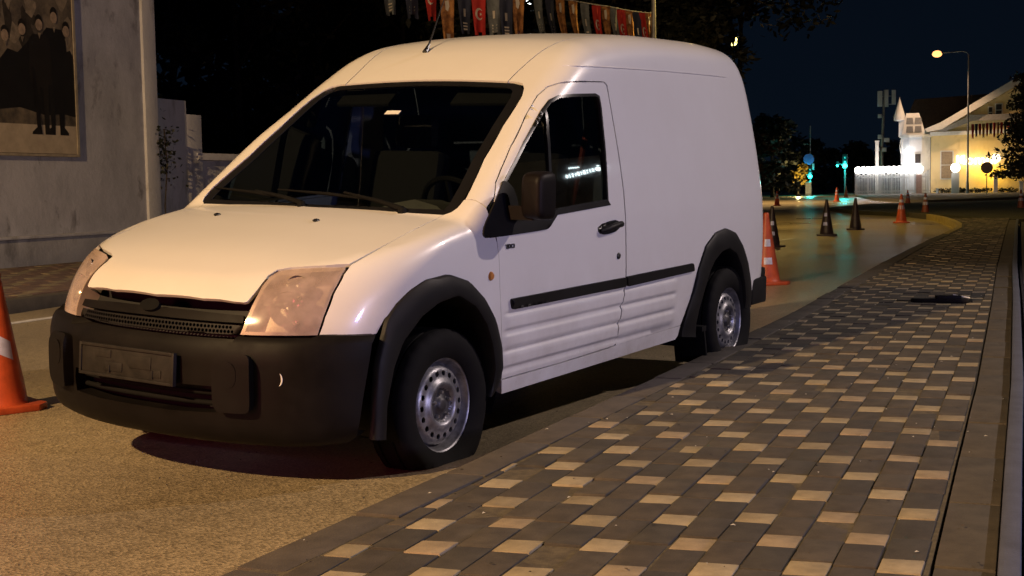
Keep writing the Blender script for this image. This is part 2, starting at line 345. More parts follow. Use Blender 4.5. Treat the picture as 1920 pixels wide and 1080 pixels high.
near = []; rest = {('y', i): MB() for i in range(4)}; rest.update({('g', i): MB() for i in range(4)})
for kind, t_, a, b in blocks:
    sm_ = (a + b)/2
    lo = kerb_t(sm_) + KW + .008; hi = right_t(sm_) - .004
    if t_ + PW/2 < lo + .015 or t_ - PW/2 > hi - .015 or b < -4.5: continue
    P = st(sm_, t_, PZ); q = (P - CAM) @ CAM_R.T
    u_ = 960 + FPX*q[0]/max(q[2], .01); v_ = 540 - FPX*q[1]/max(q[2], .01)
    full = t_ - PW/2 >= lo and t_ + PW/2 <= hi
    seen = q[2] > .5 and -60 < u_ < 1980 and v_ < 1130
    near.append((q[2] if seen else 900 + q[2], kind, t_, a, b, full, lo, hi))
near.sort(key=lambda e: e[0])
for i, (d_, kind, t_, a, b, full, lo, hi) in enumerate(near):
    dz = rk.gauss(0, .0022); single = i < 296 and d_ < 900
    if single and full:
        P = st((a + b)/2 + rk.gauss(0, .001), t_ + rk.gauss(0, .001), PZ + dz)
        o = link('paver', paver_mesh(kind, b - a), pav); o.location = tuple(P); o.rotation_euler = (rk.gauss(0, .011), rk.gauss(0, .007), STREET_ANGLE + rk.gauss(0, .008))
    else:
        g = .003
        poly = [(a + g, t_ - PW/2 + g), (b - g, t_ - PW/2 + g), (b - g, t_ + PW/2 - g), (a + g, t_ + PW/2 - g)]
        poly = [(p[0] + .08*(p[1] - t_), p[1]) for p in poly]
        poly = clip_poly(clip_poly(poly, lambda p: p[1] - lo), lambda p: hi - p[1])
        if len(poly) < 3: continue
        if single:
            mb = MB(); mb.prism([stxy(p) for p in poly], PZ - .06, PZ + dz); link('paver', mb.mesh('paver', M['paver_yellow' if kind == 'y' else 'paver_grey'][rk.randrange(4)], bevel=.002), pav)
        else: rest[(kind, rk.randrange(4))].prism([stxy(p) for p in poly], PZ - .03, PZ + dz)
allm = MB(); mats = M['paver_grey'] + M['paver_yellow']
for j, key in enumerate([('g', i) for i in range(4)] + [('y', i) for i in range(4)]):
    allm.cur = j; allm.add(rest[key].v, rest[key].f)
tag(allm.build('distant_pavers', mats, pav, fix=False), kind='stuff')
# rough verge to the right of the edging, with loose stones
vl = [(q, right_t(q) + .24) for q in np.linspace(-4.5, 28, 30)]
tag(body_sheet('verge', vl, [(q, 14) for q, _ in vl], PZ - .03, M['gravel']), kind='structure')
gv = MB()
for _ in range(2600):
    s1 = rk.uniform(-3, 9); t1 = right_t(s1) + .26 + abs(rk.gauss(0, .5)); P = st(s1, t1, PZ - .03); r_ = rk.uniform(.004, .016)
    vs = [(P[0] + r_*math.cos(k*2.09 + s1*9)*rk.uniform(.7, 1.2), P[1] + r_*math.sin(k*2.09 + s1*9)*rk.uniform(.7, 1.2), P[2]) for k in range(3)] + [(P[0], P[1], P[2] + r_*rk.uniform(.6, 1.1))]
    gv.add(vs, [(0, 1, 3), (1, 2, 3), (2, 0, 3)])
tag(gv.build('gravel', M['kerb_blue_lit']), kind='stuff')
# ground ahead of the pavement end (grass island) and the far pavements
isl = [(30, 2.7), (36, .2), (41, -2.4), (47, -4.2), (55, -3.5), (62, 3), (62, 14), (30, 14)]
mb = MB(); mb.prism([stxy(p) for p in isl], -.05, .12); tag(mb.build('grass_island', pm('worn_grass', (.045, .042, .018), .95, var=.5, vscale=2, bump=1, bscale=30, bdist=.03, detail=9)), kind='structure')
yl = [(17.6, 1.54), (20.06, 1.63), (23.37, 1.70), (26, 1.58), (28.77, 1.297), (31.79, .868), (34.4, .35), (37, -.4), (40, -1.8)]
mb = MB(); mb.prism([stxy((a, b - .10)) for a, b in yl[:6]] + [stxy((a, b - .03)) for a, b in yl[:6][::-1]], .001, .005); tag(mb.build('yellow_edge_line', M['yellow_line'], fix=True), kind='structure')
yk = MB(); yk.prism([stxy((a, b - .012)) for a, b in yl[1:7]] + [stxy((a, b + .10)) for a, b in yl[1:7][::-1]], .0, PZ + .008); tag(yk.build('painted_kerb', M['yellow_line']), kind='structure')
wl = MB()
for a, b in (((-6, -5.35), (9.5, -5.32)),):
    wl.prism([stxy((a[0], a[1] - .06)), stxy((b[0], b[1] - .06)), stxy((b[0], b[1] + .06)), stxy((a[0], a[1] + .06))], .002, .005)
tag(wl.build('white_edge_line', M['white_line']), kind='structure')
cl = MB()
for px0, px1 in (((1440, 455), (1488, 447)), ((1560, 422), (1573, 419)), ((1460, 393), (1500, 391)), ((1420, 401), (1470, 397))):
    p, q = gp(*px0), gp(*px1); d = (q - p); d = d/np.linalg.norm(d); n_ = np.array((-d[1], d[0], 0))*.07
    cl.add([tuple(x + (0, 0, .004)) for x in (p - n_, q - n_, q + n_, p + n_)], [(0, 1, 2, 3)])
tag(cl.build('lane_marking', M['white_line'], fix=False), kind='structure')
# left pavement with kerb, low wall and stained building
lp = [(-6, -6.15), (6, -6.15), (12, -6.4), (26, -8.6)]
mb = MB(); mb.prism([stxy((a, b)) for a, b in lp] + [stxy((a, b - .14)) for a, b in lp[::-1]], -.05, .12); left_pav = mb.build('left_pavement', M['kerb'], bevel=.01); tag(left_pav, kind='structure')
mb = MB(); mb.prism([stxy((-6, -6.30)), stxy((6, -6.30)), stxy((12, -6.55)), stxy((26, -8.75)), stxy((40, -12.5)), stxy((-6, -12.5))], -.05, .108); link('paving_bed', mb.mesh('paving_bed', M['joint']), left_pav)
lpm = {0: MB(), 1: MB()}
for i in range(0, 46):
    for j in range(0, 30):
        a = 2.0 + i*.22 + (.11 if j % 2 else 0); b = -6.45 - j*.125
        lpm[1 if (i*3 + j) % 4 == 0 else 0].prism([stxy((a, b)), stxy((a + .212, b)), stxy((a + .212, b - .118)), stxy((a, b - .118))], .10, .120 + rk.gauss(0, .002))
am = MB(); am.add(lpm[0].v, lpm[0].f); am.cur = 1; am.add(lpm[1].v, lpm[1].f)
tag(am.build('distant_pavers', [pm('red_brown_paver', (.17, .11, .085), .85, var=.3), M['paver_yellow'][1]], left_pav, fix=False), kind='stuff')

bld = empty('plastered_building', st(0, 0, 0), STREET_ANGLE, 'grey stained plaster building with pale corner pilaster behind the left pavement', 'building')
def local(name, mb, mat, parent, **k): return mb.build(name, mat, parent, **k)
# local frame of the building: x along the street (s), y = -t to the right seen from the street, so t = -y
WT = -10.5
def lb(mb, s0, s1, t0, t1, z0, z1):
    return mb.box(((s0 + s1)/2, (t0 + t1)/2*LY, (z0 + z1)/2), (abs(s1 - s0), abs(t1 - t0), abs(z1 - z0)))
LY = 1 if SU[0]*SN[1] - SU[1]*SN[0] > 0 else -1
mb = MB(); lb(mb, -4, 13.12, WT, WT - 6, .0, 8.0); local('wall', mb, M['plaster'], bld)
mb = MB(); lb(mb, 13.12, 13.46, WT + .05, WT - 6, .0, 8.0); local('corner_pilaster', mb, M['white_wall'], bld, bevel=.015)
mb = MB(); lb(mb, -4, 13.10, WT + .10, WT + .003, .0, .50); local('plinth', mb, M['plinth'], bld, bevel=.012)
mb = MB(); lb(mb, -4, 13.11, WT + .14, WT + .003, .503, .545); local('plinth_ledge', mb, M['white_wall'], bld, bevel=.008)
pipe = MB(); pipe.tube([tuple(q) for q in ((13.62, LY*(WT - .25), .1), (13.62, LY*(WT - .25), 2.6))], .055, 10); local('drain_pipe', pipe, M['black_trim'], bld)
mb = MB(); lb(mb, 6.5, 11.40, WT + .045, WT + .004, 1.74, 6.2)
poster = empty('poster_board', st(0, 0, 0), STREET_ANGLE, 'large framed sepia poster of dark suited figures on the plaster wall', 'poster')
local('board', mb, pm('sepia_print', (.22, .175, .12), .6, col2=(.06, .05, .04), vscale=3.2, detail=9), poster)
def pframe(s0, s1, z0, z1):
    m2 = MB(); lb(m2, s0, s1, WT + .062, WT + .004, z0, z1); local('frame', m2, pm('frame_wood', (.40, .34, .25), .6, var=.3), poster)
pframe(11.40, 11.45, 1.70, 6.2); pframe(6.5, 11.399, 1.70, 1.738)
m2 = MB(); lb(m2, 6.5, 11.395, WT + .049, WT + .0455, 1.745, 2.16); local('print_ground', m2, pm('print_pale', (.52, .43, .31), .6, var=.25, vscale=5, detail=8), poster)
def figure(s0, h, w, tone, face):
    "flat printed figure: suit, legs, shoes and a face patch, one sheet each"
    out = [(-.5, .43), (-.52, .62), (-.47, .80), (-.30, .845), (.30, .845), (.47, .80), (.52, .62), (.5, .43), (.34, .43), (.30, .06), (.46, .02), (.46, 0), (.10, 0), (.08, .40), (-.06, .40), (-.10, .0), (-.50, .0), (-.48, .02), (-.26, .06), (-.32, .43)]
    z0 = 2.02; m3 = MB(); y = LY*(WT + .0525 + .001*face)
    m3.add([(s0 + a*w, y, z0 + b*h) for a, b in out], [tuple(range(len(out)))]); local('print_figure', m3, tone, poster, fix=False)
M['print_skin'] = pm('print_skin', (.42, .31, .21), .6, var=.4, vscale=14); 
dk = [pm('print_suit', c, .5, var=.3, vscale=4) for c in ((.010, .009, .010), (.016, .013, .012), (.022, .017, .014))]
mm_ = MB(); yy_ = LY*(WT + .0500); mm_.add([(8.9, yy_, 2.38), (9.6, yy_, 2.33), (10.2, yy_, 2.40), (10.75, yy_, 2.30), (11.1, yy_, 2.34), (11.39, yy_, 2.30), (11.39, yy_, 3.20), (11.32, yy_, 3.30), (11.18, yy_, 3.24), (11.05, yy_, 3.40), (10.9, yy_, 3.33), (10.78, yy_, 3.44), (10.6, yy_, 3.30), (10.45, yy_, 3.38), (10.2, yy_, 3.18), (10.0, yy_, 3.22), (9.8, yy_, 3.02), (9.5, yy_, 3.06), (8.9, yy_, 3.0)], [tuple(range(19))]); local('print_shade', mm_, dk[0], poster, fix=False)
rp_ = random.Random(4); pt_m = [pm('print_tone', c, .6, var=.5, vscale=9, detail=8) for c in ((.30, .24, .165), (.15, .12, .085), (.05, .04, .03), (.20, .17, .125))]
for k in range(34):                                      # mottled tones of the crowd and foliage in the upper half of the print
    s0 = rp_.uniform(9.6, 11.34); z0 = rp_.uniform(3.35, 4.6); a_, b_ = rp_.uniform(.05, .16), rp_.uniform(.08, .30); ph = rp_.uniform(0, 6)
    m3 = MB(); y = LY*(WT + .0460 + .00008*k)
    m3.add([(min(s0 + a_*math.cos(q)*(1 + .35*math.sin(3*q + ph)), 11.39), y, z0 + b_*math.sin(q)*(1 + .3*math.cos(2*q + ph))) for q in np.linspace(0, 2*math.pi, 15)[:-1]], [tuple(range(14))]); local('print_tone', m3, pt_m[k % 4], poster, fix=False)
for k, (s0, h, w) in enumerate(((10.98, 1.86, .52), (10.66, 1.72, .46), (10.30, 1.62, .50), (9.95, 1.50, .46), (11.24, 1.68, .26))):
    if k < 2: figure(s0, h, w, dk[k % 3], k)
    for hz, rz_, tone in ((1.02, .095, dk[1]), (.985, .085, M['print_skin'])):
        m4 = MB(); m4.add([(s0 + .075*math.cos(q), LY*(WT + .0620 - .005*hz), 2.02 + h*hz - .10 + rz_*math.sin(q)) for q in np.linspace(0, 2*math.pi, 13)[:-1]], [tuple(range(12))]); local('print_face', m4, tone, poster, fix=False)
    m4 = MB(); m4.add([(s0 - .035, LY*(WT + .0585), 2.02 + h*.86), (s0 + .035, LY*(WT + .0585), 2.02 + h*.86), (s0, LY*(WT + .0585), 2.02 + h*.81)], [(0, 1, 2)]); local('print_shirt', m4, pt_m[0], poster, fix=False)
m2 = MB(); y = LY*(WT + .061); m2.add([(10.60, y, 2.02), (10.64, y, 2.02), (10.50, y, 3.0), (10.47, y, 3.0)], [(0, 1, 2, 3)]); local('print_stick', m2, dk[0], poster, fix=False)

# low garden wall with piers beyond the building
lw = empty('garden_wall', st(0, 0, 0), STREET_ANGLE, 'low off white garden wall with stepped piers and a pale coping', 'wall')
WG = -10.75
mb = MB(); lb(mb, 13.75, 14.68, WG, WG - .5, 0, 2.74); local('pier', mb, M['white_wall'], lw, bevel=.01)
mb = MB(); lb(mb, 14.683, 15.13, WG, WG - .5, 0, 2.506); local('pier', mb, M['white_wall'], lw, bevel=.01)
mb = MB(); lb(mb, 15.135, 46, WG - .06, WG - .36, 0, 1.70); local('wall', mb, M['white_wall'], lw)
mb = MB(); lb(mb, 14.95, 46, WG + .05, WG - .47, 1.703, 1.83); local('coping', mb, M['white_wall'], lw, bevel=.02)
# ---------------------------------------------------------------- van body surface (van frame: x forward from front axle, y left, z up)
def _interp(pts):
    "smooth monotone-ish cubic (Catmull-Rom / pchip) through the points, vectorised"
    p = np.array(sorted(pts), float); X, Y = p[:, 0], p[:, 1]
    h = np.diff(X); d = np.diff(Y) / h
    m = np.zeros_like(X); m[0], m[-1] = d[0], d[-1]
    for i in range(1, len(X) - 1):
        if d[i - 1] * d[i] > 0:
            w1, w2 = 2 * h[i] + h[i - 1], h[i] + 2 * h[i - 1]
            m[i] = (w1 + w2) / (w1 / d[i - 1] + w2 / d[i])
    def f(x):
        x = np.asarray(x, float); xc = np.clip(x, X[0], X[-1])
        i = np.clip(np.searchsorted(X, xc) - 1, 0, len(X) - 2)
        t = (xc - X[i]) / h[i]
        y = (2*t**3 - 3*t**2 + 1)*Y[i] + (t**3 - 2*t**2 + t)*h[i]*m[i] + (-2*t**3 + 3*t**2)*Y[i+1] + (t**3 - t**2)*h[i]*m[i+1]
        return y + np.where(x < X[0], (x - X[0])*m[0], 0) + np.where(x > X[-1], (x - X[-1])*m[-1], 0)
    return f
def smax(a, b, k):
    h = np.maximum(k - np.abs(a - b), 0) / k
    return np.maximum(a, b) + h*h*k/4
def smin(a, b, k): return -smax(-a, -b, k)
def sstep(a, b, x):
    t = np.clip((x - a)/(b - a), 0, 1); return t*t*(3 - 2*t)
W_SIDE = _interp([(.15,.79),(.25,.842),(.33,.858),(.42,.872),(.55,.882),(.70,.889),(.85,.890),(1.0,.884),(1.1,.873),(1.3,.848),(1.5,.818),(1.7,.786),(1.8,.768),(1.9,.75),(2.05,.72)])
HOOD_P = _interp([(1.0,.62),(.86,.74),(.78,.80),(.70,.856),(.62,.893),(.455,.955),(.2,1.022),(0,1.066),(-.19,1.098),(-.5,1.14)])
ROOF_P = _interp([(-.5,1.46),(-.7,1.575),(-.95,1.70),(-1.13,1.787),(-1.31,1.868),(-1.5,1.922),(-1.75,1.957),(-2.2,1.984),(-2.8,1.990),(-3.2,1.973),(-3.45,1.93),(-3.7,1.85)])
FRONT_P = _interp([(.15,.80),(.3,.835),(.5,.85),(.62,.85),(.68,.838),(.78,.79),(.86,.725),(.91,.67),(1.0,.54),(1.1,.40)])
REAR_P = _interp([(.2,-3.60),(.5,-3.63),(1.0,-3.615),(1.4,-3.56),(1.75,-3.47),(1.95,-3.38),(2.1,-3.30)])
def ribs(x, z):
    "three stamped ribs low on the door and the side panel"
    a = 0
    for zc in (.600, .515, .430):
        a = a + np.exp(-(np.abs(z - zc)/.0335)**7)
    fade = sstep(-.40, -.47, x)*sstep(-2.20, -2.11, x)
    return .015*(a - .55)*fade*sstep(.365,.39,z)*sstep(.652,.636,z)
def f_side(x, y, z):
    w = W_SIDE(z)
    w = w - .075*np.maximum(x + .02, 0)**2/.36 - .03*np.maximum(-x - 2.9, 0)**2/.49
    w = w + ribs(x, z)
    return np.abs(y) - w
def f_front(x, y, z): return (x - (FRONT_P(z) - .40*np.abs(y)**2.47))*.9
def body(P):
    x, y, z = P[..., 0], P[..., 1], P[..., 2]
    hood = (z - (HOOD_P(x) - .028*(np.abs(y)/.7)**2))*.95
    screen = (z - (1.098 + (-x - .19)*.7246 - .022*(np.abs(y)/.7)**2))*.81
    roof = (z - (ROOF_P(x) - .028*(np.abs(y)/.6)**2))*.93
    cab = smax(screen, roof, .10)
    top = smin(hood, cab, .015)
    s = f_side(x, y, z)
    kk = .10 + .05*sstep(-.6, -.9, x) + .03*sstep(-1.2,-1.6,x)
    f = smax(top, s, kk)
    fr = f_front(x, y, z)
    fr = smax(fr, s, .24)
    f = smax(f, fr, .05)
    f = smax(f, -(x - (REAR_P(z) + .10*np.abs(y)**3)), .16)
    return smax(f, .17 - z, .05)
def bumper(P):
    x, y, z = P[..., 0], P[..., 1], P[..., 2]
    fp = .892 - .035*np.clip((.42 - z)/.2, 0, 2)**2 - .03*np.clip((z - .56)/.1, 0, 2)**2
    fr = x - (fp - .37*np.abs(y)**2.4)
    w = .904 - .07*np.maximum(x - .1, 0)**2/.36 - .03*np.clip((.36 - z)/.15, 0, 2)**2
    s = np.abs(y) - w
    f = smax(fr, s, .20)
    f = smax(f, z - .672 + .010*np.clip(1-np.abs(y)/.45,0,1), .035)
    return smax(f, .235 - z, .09)
def solve_ray(field, o, d, tmax=4.0, n=40):
    "outermost crossing of the field along rays that start inside it"
    lo = np.zeros(len(o)); hi = np.full(len(o), tmax)
    for _ in range(n):
        m = (lo + hi)/2; ins = field(o + d*m[:, None]) < 0
        lo = np.where(ins, m, lo); hi = np.where(ins, hi, m)
    return o + d*hi[:, None]
def field_normal(field, P, e=.0015):
    g = np.stack([field(P + e*np.eye(3)[i]) - field(P - e*np.eye(3)[i]) for i in range(3)], -1)
    return g/np.maximum(np.linalg.norm(g, axis=-1, keepdims=True), 1e-9)
ZC = .55; RC = .9
class Cyl:
    "rays out of the long axis: (x, angle) - roof, sides, hood, screen"
    def __init__(s, field=body): s.field = field
    def uv(s, P): P = np.atleast_2d(P); return np.c_[P[:, 0], np.arctan2(P[:, 2] - ZC, P[:, 1])*RC]
    def xyz(s, U):
        a = U[:, 1]/RC; o = np.c_[U[:, 0], 0*a, 0*a + ZC]; return solve_ray(s.field, o, np.c_[0*a, np.cos(a), np.sin(a)])
class Vert:
    "rays out of an upright axis: (angle, z) - front end"
    def __init__(s, field=body, x0=-.05): s.field = field; s.x0 = x0
    def uv(s, P): P = np.atleast_2d(P); return np.c_[np.arctan2(P[:, 1], P[:, 0] - s.x0)*.9, P[:, 2]]
    def xyz(s, U):
        a = U[:, 0]/.9; return solve_ray(s.field, np.c_[0*a + s.x0, 0*a, U[:, 1]], np.c_[np.cos(a), np.sin(a), 0*a])
class Side:
    "sideways projection: (x, z)"
    def __init__(s, field=body, sy=1): s.field = field; s.sy = sy
    def uv(s, P): P = np.atleast_2d(P); return np.c_[P[:, 0], P[:, 2]]
    def xyz(s, U): return solve_ray(s.field, np.c_[U[:, 0], 0*U[:, 0], U[:, 1]], np.c_[0*U[:, 0], 0*U[:, 0] + s.sy, 0*U[:, 0]])
class Back:
    "rearward projection: (y, z)"
    def __init__(s, field=body, d=-1, x0=-2.): s.field = field; s.d = d; s.x0 = x0
    def uv(s, P): P = np.atleast_2d(P); return np.c_[P[:, 1], P[:, 2]]
    def xyz(s, U): o = np.c_[0*U[:, 0] + s.x0, U[:, 0], U[:, 1]]; return solve_ray(s.field, o, np.c_[0*U[:, 0] + s.d, 0*U[:, 0], 0*U[:, 0]])
OUTLINE = {
    'screen_half': [(-1.016, -0.008, 1.683), (-1.014, 0.470, 1.670), (-1.015, 0.536, 1.666), (-1.006, 0.575, 1.658), (-0.978, 0.612, 1.638), (-0.924, 0.636, 1.601), (-0.723, 0.662, 1.463), (-0.518, 0.693, 1.314), (-0.384, 0.727, 1.215), (-0.286, 0.746, 1.143), (-0.241, 0.744, 1.110), (-0.216, 0.731, 1.093), (-0.198, 0.708, 1.082), (-0.182, 0.516, 1.085), (-0.159, 0.025, 1.093)],
    'hood_half': [(0.773, -0.002, 0.789), (0.763, 0.250, 0.789), (0.743, 0.399, 0.786), (0.735, 0.435, 0.784), (0.729, 0.449, 0.788), (0.705, 0.457, 0.813), (0.660, 0.460, 0.851), (0.619, 0.455, 0.878), (0.577, 0.467, 0.898), (0.547, 0.509, 0.908), (0.527, 0.559, 0.912), (0.490, 0.635, 0.918), (0.436, 0.710, 0.924), (0.162, 0.721, 1.001), (-0.086, 0.700, 1.053), (-0.195, 0.702, 1.080), (-0.178, 0.519, 1.083), (-0.149, 0.033, 1.092)],
    'headlight': [(0.452, 0.712, 0.915), (0.488, 0.720, 0.887), (0.551, 0.722, 0.818), (0.599, 0.719, 0.735), (0.628, 0.712, 0.665), (0.725, 0.597, 0.666), (0.785, 0.456, 0.665), (0.778, 0.461, 0.684), (0.733, 0.471, 0.772), (0.669, 0.468, 0.843), (0.619, 0.464, 0.877), (0.582, 0.477, 0.895), (0.554, 0.515, 0.904), (0.533, 0.564, 0.909), (0.496, 0.640, 0.914)],
    'fender': [(-0.193, 0.703, 1.079), (0.167, 0.725, 1.000), (0.439, 0.718, 0.919), (0.485, 0.723, 0.887), (0.548, 0.725, 0.818), (0.596, 0.722, 0.735), (0.626, 0.714, 0.665), (0.624, 0.719, 0.647), (0.423, 0.828, 0.659), (0.385, 0.838, 0.714), (0.275, 0.858, 0.787), (0.151, 0.871, 0.827), (0.004, 0.877, 0.839), (-0.143, 0.877, 0.797), (-0.266, 0.877, 0.709), (-0.365, 0.872, 0.596), (-0.399, 0.867, 0.514), (-0.414, 0.864, 0.476), (-0.393, 0.874, 0.621), (-0.376, 0.877, 0.763), (-0.367, 0.877, 0.903), (-0.356, 0.874, 0.961), (-0.321, 0.869, 1.032), (-0.311, 0.848, 1.109), (-0.297, 0.827, 1.129), (-0.292, 0.789, 1.143), (-0.287, 0.751, 1.143), (-0.242, 0.749, 1.111), (-0.215, 0.734, 1.092)],
    'door_out': [(-0.438, 0.849, 0.350), (-0.416, 0.863, 0.476), (-0.395, 0.874, 0.621), (-0.378, 0.877, 0.763), (-0.369, 0.877, 0.902), (-0.357, 0.873, 0.972), (-0.339, 0.868, 1.042), (-0.350, 0.858, 1.098), (-0.381, 0.847, 1.149), (-0.425, 0.825, 1.214), (-0.492, 0.809, 1.272), (-0.606, 0.783, 1.364), (-0.809, 0.737, 1.508), (-0.948, 0.715, 1.601), (-1.023, 0.722, 1.642), (-1.087, 0.746, 1.661), (-1.177, 0.767, 1.670), (-1.333, 0.776, 1.676), (-1.474, 0.777, 1.680), (-1.499, 0.779, 1.667), (-1.520, 0.807, 1.490), (-1.539, 0.836, 1.296), (-1.552, 0.857, 1.133), (-1.548, 0.868, 1.042), (-1.544, 0.877, 0.894), (-1.552, 0.877, 0.758), (-1.554, 0.876, 0.670), (-1.527, 0.879, 0.597), (-1.507, 0.873, 0.498), (-1.494, 0.867, 0.431), (-1.515, 0.851, 0.372), (-1.485, 0.850, 0.358), (-0.951, 0.849, 0.349)],
    'window': [(-0.307, 0.870, 1.021), (-0.357, 0.858, 1.098), (-0.463, 0.836, 1.217), (-0.679, 0.803, 1.390), (-0.893, 0.766, 1.536), (-0.967, 0.762, 1.582), (-1.040, 0.771, 1.606), (-1.163, 0.784, 1.615), (-1.371, 0.786, 1.623), (-1.412, 0.788, 1.612), (-1.419, 0.797, 1.555), (-1.408, 0.830, 1.336), (-1.385, 0.862, 1.091), (-1.114, 0.863, 1.080), (-0.881, 0.864, 1.068), (-0.579, 0.866, 1.052)],
    'mirror_mount': [(-0.468, 0.830, 1.231), (-0.424, 0.842, 1.182), (-0.338, 0.855, 1.103), (-0.265, 0.865, 1.037), (-0.249, 0.869, 1.011), (-0.251, 0.871, 0.993), (-0.274, 0.873, 0.983), (-0.460, 0.872, 0.985), (-0.759, 0.872, 0.991), (-0.793, 0.872, 0.998), (-0.840, 0.869, 1.031), (-0.879, 0.866, 1.056), (-0.883, 0.863, 1.080), (-0.674, 0.863, 1.076), (-0.546, 0.864, 1.068), (-0.534, 0.852, 1.171)],
    'belt_strip': [(-0.878, 0.863, 1.078), (-1.381, 0.861, 1.099), (-1.404, 0.864, 1.075), (-0.868, 0.866, 1.052)],
    'divider': [(-0.920, 0.761, 1.556), (-0.933, 0.768, 1.556), (-0.895, 0.815, 1.428), (-0.873, 0.844, 1.233), (-0.855, 0.863, 1.082), (-0.830, 0.863, 1.080), (-0.849, 0.844, 1.233), (-0.873, 0.814, 1.428)],
    'sill': [(-0.440, 0.848, 0.343), (-0.953, 0.848, 0.343), (-1.437, 0.849, 0.349), (-1.503, 0.850, 0.355), (-2.272, 0.852, 0.365), (-2.261, 0.842, 0.308), (-2.234, 0.839, 0.290), (-1.233, 0.837, 0.283), (-0.458, 0.836, 0.278)],
    'side_fwd': [(-1.017, 0.586, 1.665), (-0.983, 0.617, 1.640), (-0.921, 0.645, 1.599), (-0.718, 0.671, 1.460), (-0.516, 0.702, 1.312), (-0.382, 0.737, 1.213), (-0.288, 0.756, 1.143), (-0.296, 0.786, 1.146), (-0.300, 0.825, 1.133), (-0.315, 0.848, 1.112)],
    'door_gap_up': [(-0.312, 0.847, 1.112), (-0.376, 0.843, 1.154), (-0.422, 0.821, 1.216), (-0.490, 0.804, 1.274), (-0.606, 0.777, 1.366), (-0.809, 0.731, 1.510), (-0.952, 0.707, 1.606), (-1.027, 0.717, 1.647), (-1.091, 0.742, 1.666), (-1.180, 0.765, 1.675), (-1.335, 0.775, 1.681), (-1.482, 0.776, 1.685), (-1.511, 0.779, 1.670), (-1.531, 0.807, 1.490), (-1.551, 0.836, 1.296), (-1.563, 0.857, 1.132), (-1.560, 0.868, 1.041), (-1.556, 0.877, 0.893), (-1.563, 0.877, 0.757), (-1.566, 0.876, 0.669), (-1.539, 0.879, 0.596), (-1.520, 0.873, 0.496), (-1.506, 0.867, 0.429), (-1.506, 0.852, 0.365)],
    'arch_r_mid': [(-2.270, 0.852, 0.368), (-2.320, 0.863, 0.453), (-2.381, 0.869, 0.538), (-2.438, 0.875, 0.660), (-2.552, 0.877, 0.779), (-2.683, 0.877, 0.837), (-2.828, 0.877, 0.853), (-2.959, 0.877, 0.816), (-3.096, 0.874, 0.710), (-3.186, 0.868, 0.605), (-3.253, 0.857, 0.482)],
    'ditch': [(-1.037, 0.516, 1.681), (-1.299, 0.468, 1.836)],
    'arch_f_out': [(0.484, 0.776, 0.256), (0.477, 0.803, 0.386), (0.455, 0.824, 0.547), (0.388, 0.847, 0.706), (0.328, 0.859, 0.767), (0.257, 0.871, 0.813), (0.164, 0.880, 0.848), (0.018, 0.887, 0.859), (-0.128, 0.887, 0.817), (-0.250, 0.887, 0.730), (-0.339, 0.884, 0.628), (-0.398, 0.877, 0.503), (-0.418, 0.868, 0.405), (-0.407, 0.855, 0.329), (-0.345, 0.848, 0.288)],
    'arch_f_in': [(0.415, 0.805, 0.246), (0.408, 0.832, 0.377), (0.361, 0.857, 0.520), (0.296, 0.873, 0.617), (0.207, 0.886, 0.699), (0.102, 0.894, 0.746), (-0.029, 0.897, 0.763), (-0.155, 0.897, 0.703), (-0.241, 0.893, 0.617), (-0.296, 0.888, 0.518), (-0.330, 0.879, 0.419), (-0.332, 0.868, 0.342), (-0.303, 0.859, 0.294)],
    'arch_r_out': [(-2.284, 0.850, 0.300), (-2.294, 0.864, 0.378), (-2.327, 0.873, 0.453), (-2.379, 0.879, 0.545), (-2.436, 0.886, 0.676), (-2.528, 0.887, 0.799), (-2.658, 0.887, 0.864), (-2.804, 0.887, 0.881), (-2.949, 0.887, 0.846), (-3.065, 0.885, 0.762), (-3.157, 0.881, 0.657), (-3.245, 0.870, 0.517)],
    'arch_r_in': [(-2.457, 0.856, 0.278), (-2.427, 0.871, 0.363), (-2.444, 0.882, 0.441), (-2.489, 0.889, 0.534), (-2.544, 0.894, 0.630), (-2.610, 0.896, 0.695), (-2.712, 0.897, 0.743), (-2.820, 0.897, 0.757), (-2.927, 0.897, 0.718), (-3.012, 0.894, 0.637), (-3.087, 0.886, 0.533), (-3.133, 0.877, 0.430)],
    'mould_f': [(-0.457, 0.877, 0.706), (-1.543, 0.877, 0.704), (-1.547, 0.875, 0.656), (-0.472, 0.875, 0.658)],
    'mould_r': [(-1.557, 0.877, 0.706), (-2.355, 0.877, 0.710), (-2.377, 0.876, 0.695), (-2.373, 0.876, 0.665), (-1.567, 0.875, 0.655)],
    'handle': [(-1.258, 0.873, 0.983), (-1.425, 0.871, 1.003), (-1.487, 0.872, 0.989), (-1.478, 0.875, 0.946), (-1.336, 0.875, 0.931), (-1.261, 0.875, 0.944)],
    'lock': [(-1.471, 0.877, 0.818)],
    'repeater': [(-0.305, 0.877, 0.820)],
    'badge': [(-0.410, 0.875, 0.948), (-0.501, 0.875, 0.948), (-0.504, 0.875, 0.929), (-0.413, 0.876, 0.927)],
    'nozzles': [(0.043, -0.381, 1.049), (0.069, 0.227, 1.049)],
    'antenna': [(-1.297, -0.179, 1.847)],
    'intake': [(0.820, -0.506, 0.463), (0.868, -0.319, 0.474), (0.892, -0.003, 0.476), (0.881, 0.234, 0.476), (0.855, 0.385, 0.480), (0.852, 0.395, 0.434), (0.850, 0.393, 0.366), (0.881, 0.216, 0.370), (0.890, -0.010, 0.369), (0.869, -0.298, 0.365), (0.852, -0.397, 0.410)],
    'overrider': [(0.850, 0.394, 0.590), (0.799, 0.552, 0.598), (0.801, 0.555, 0.393), (0.852, 0.391, 0.392)],
    'crescent': [(0.768, 0.633, 0.513)],
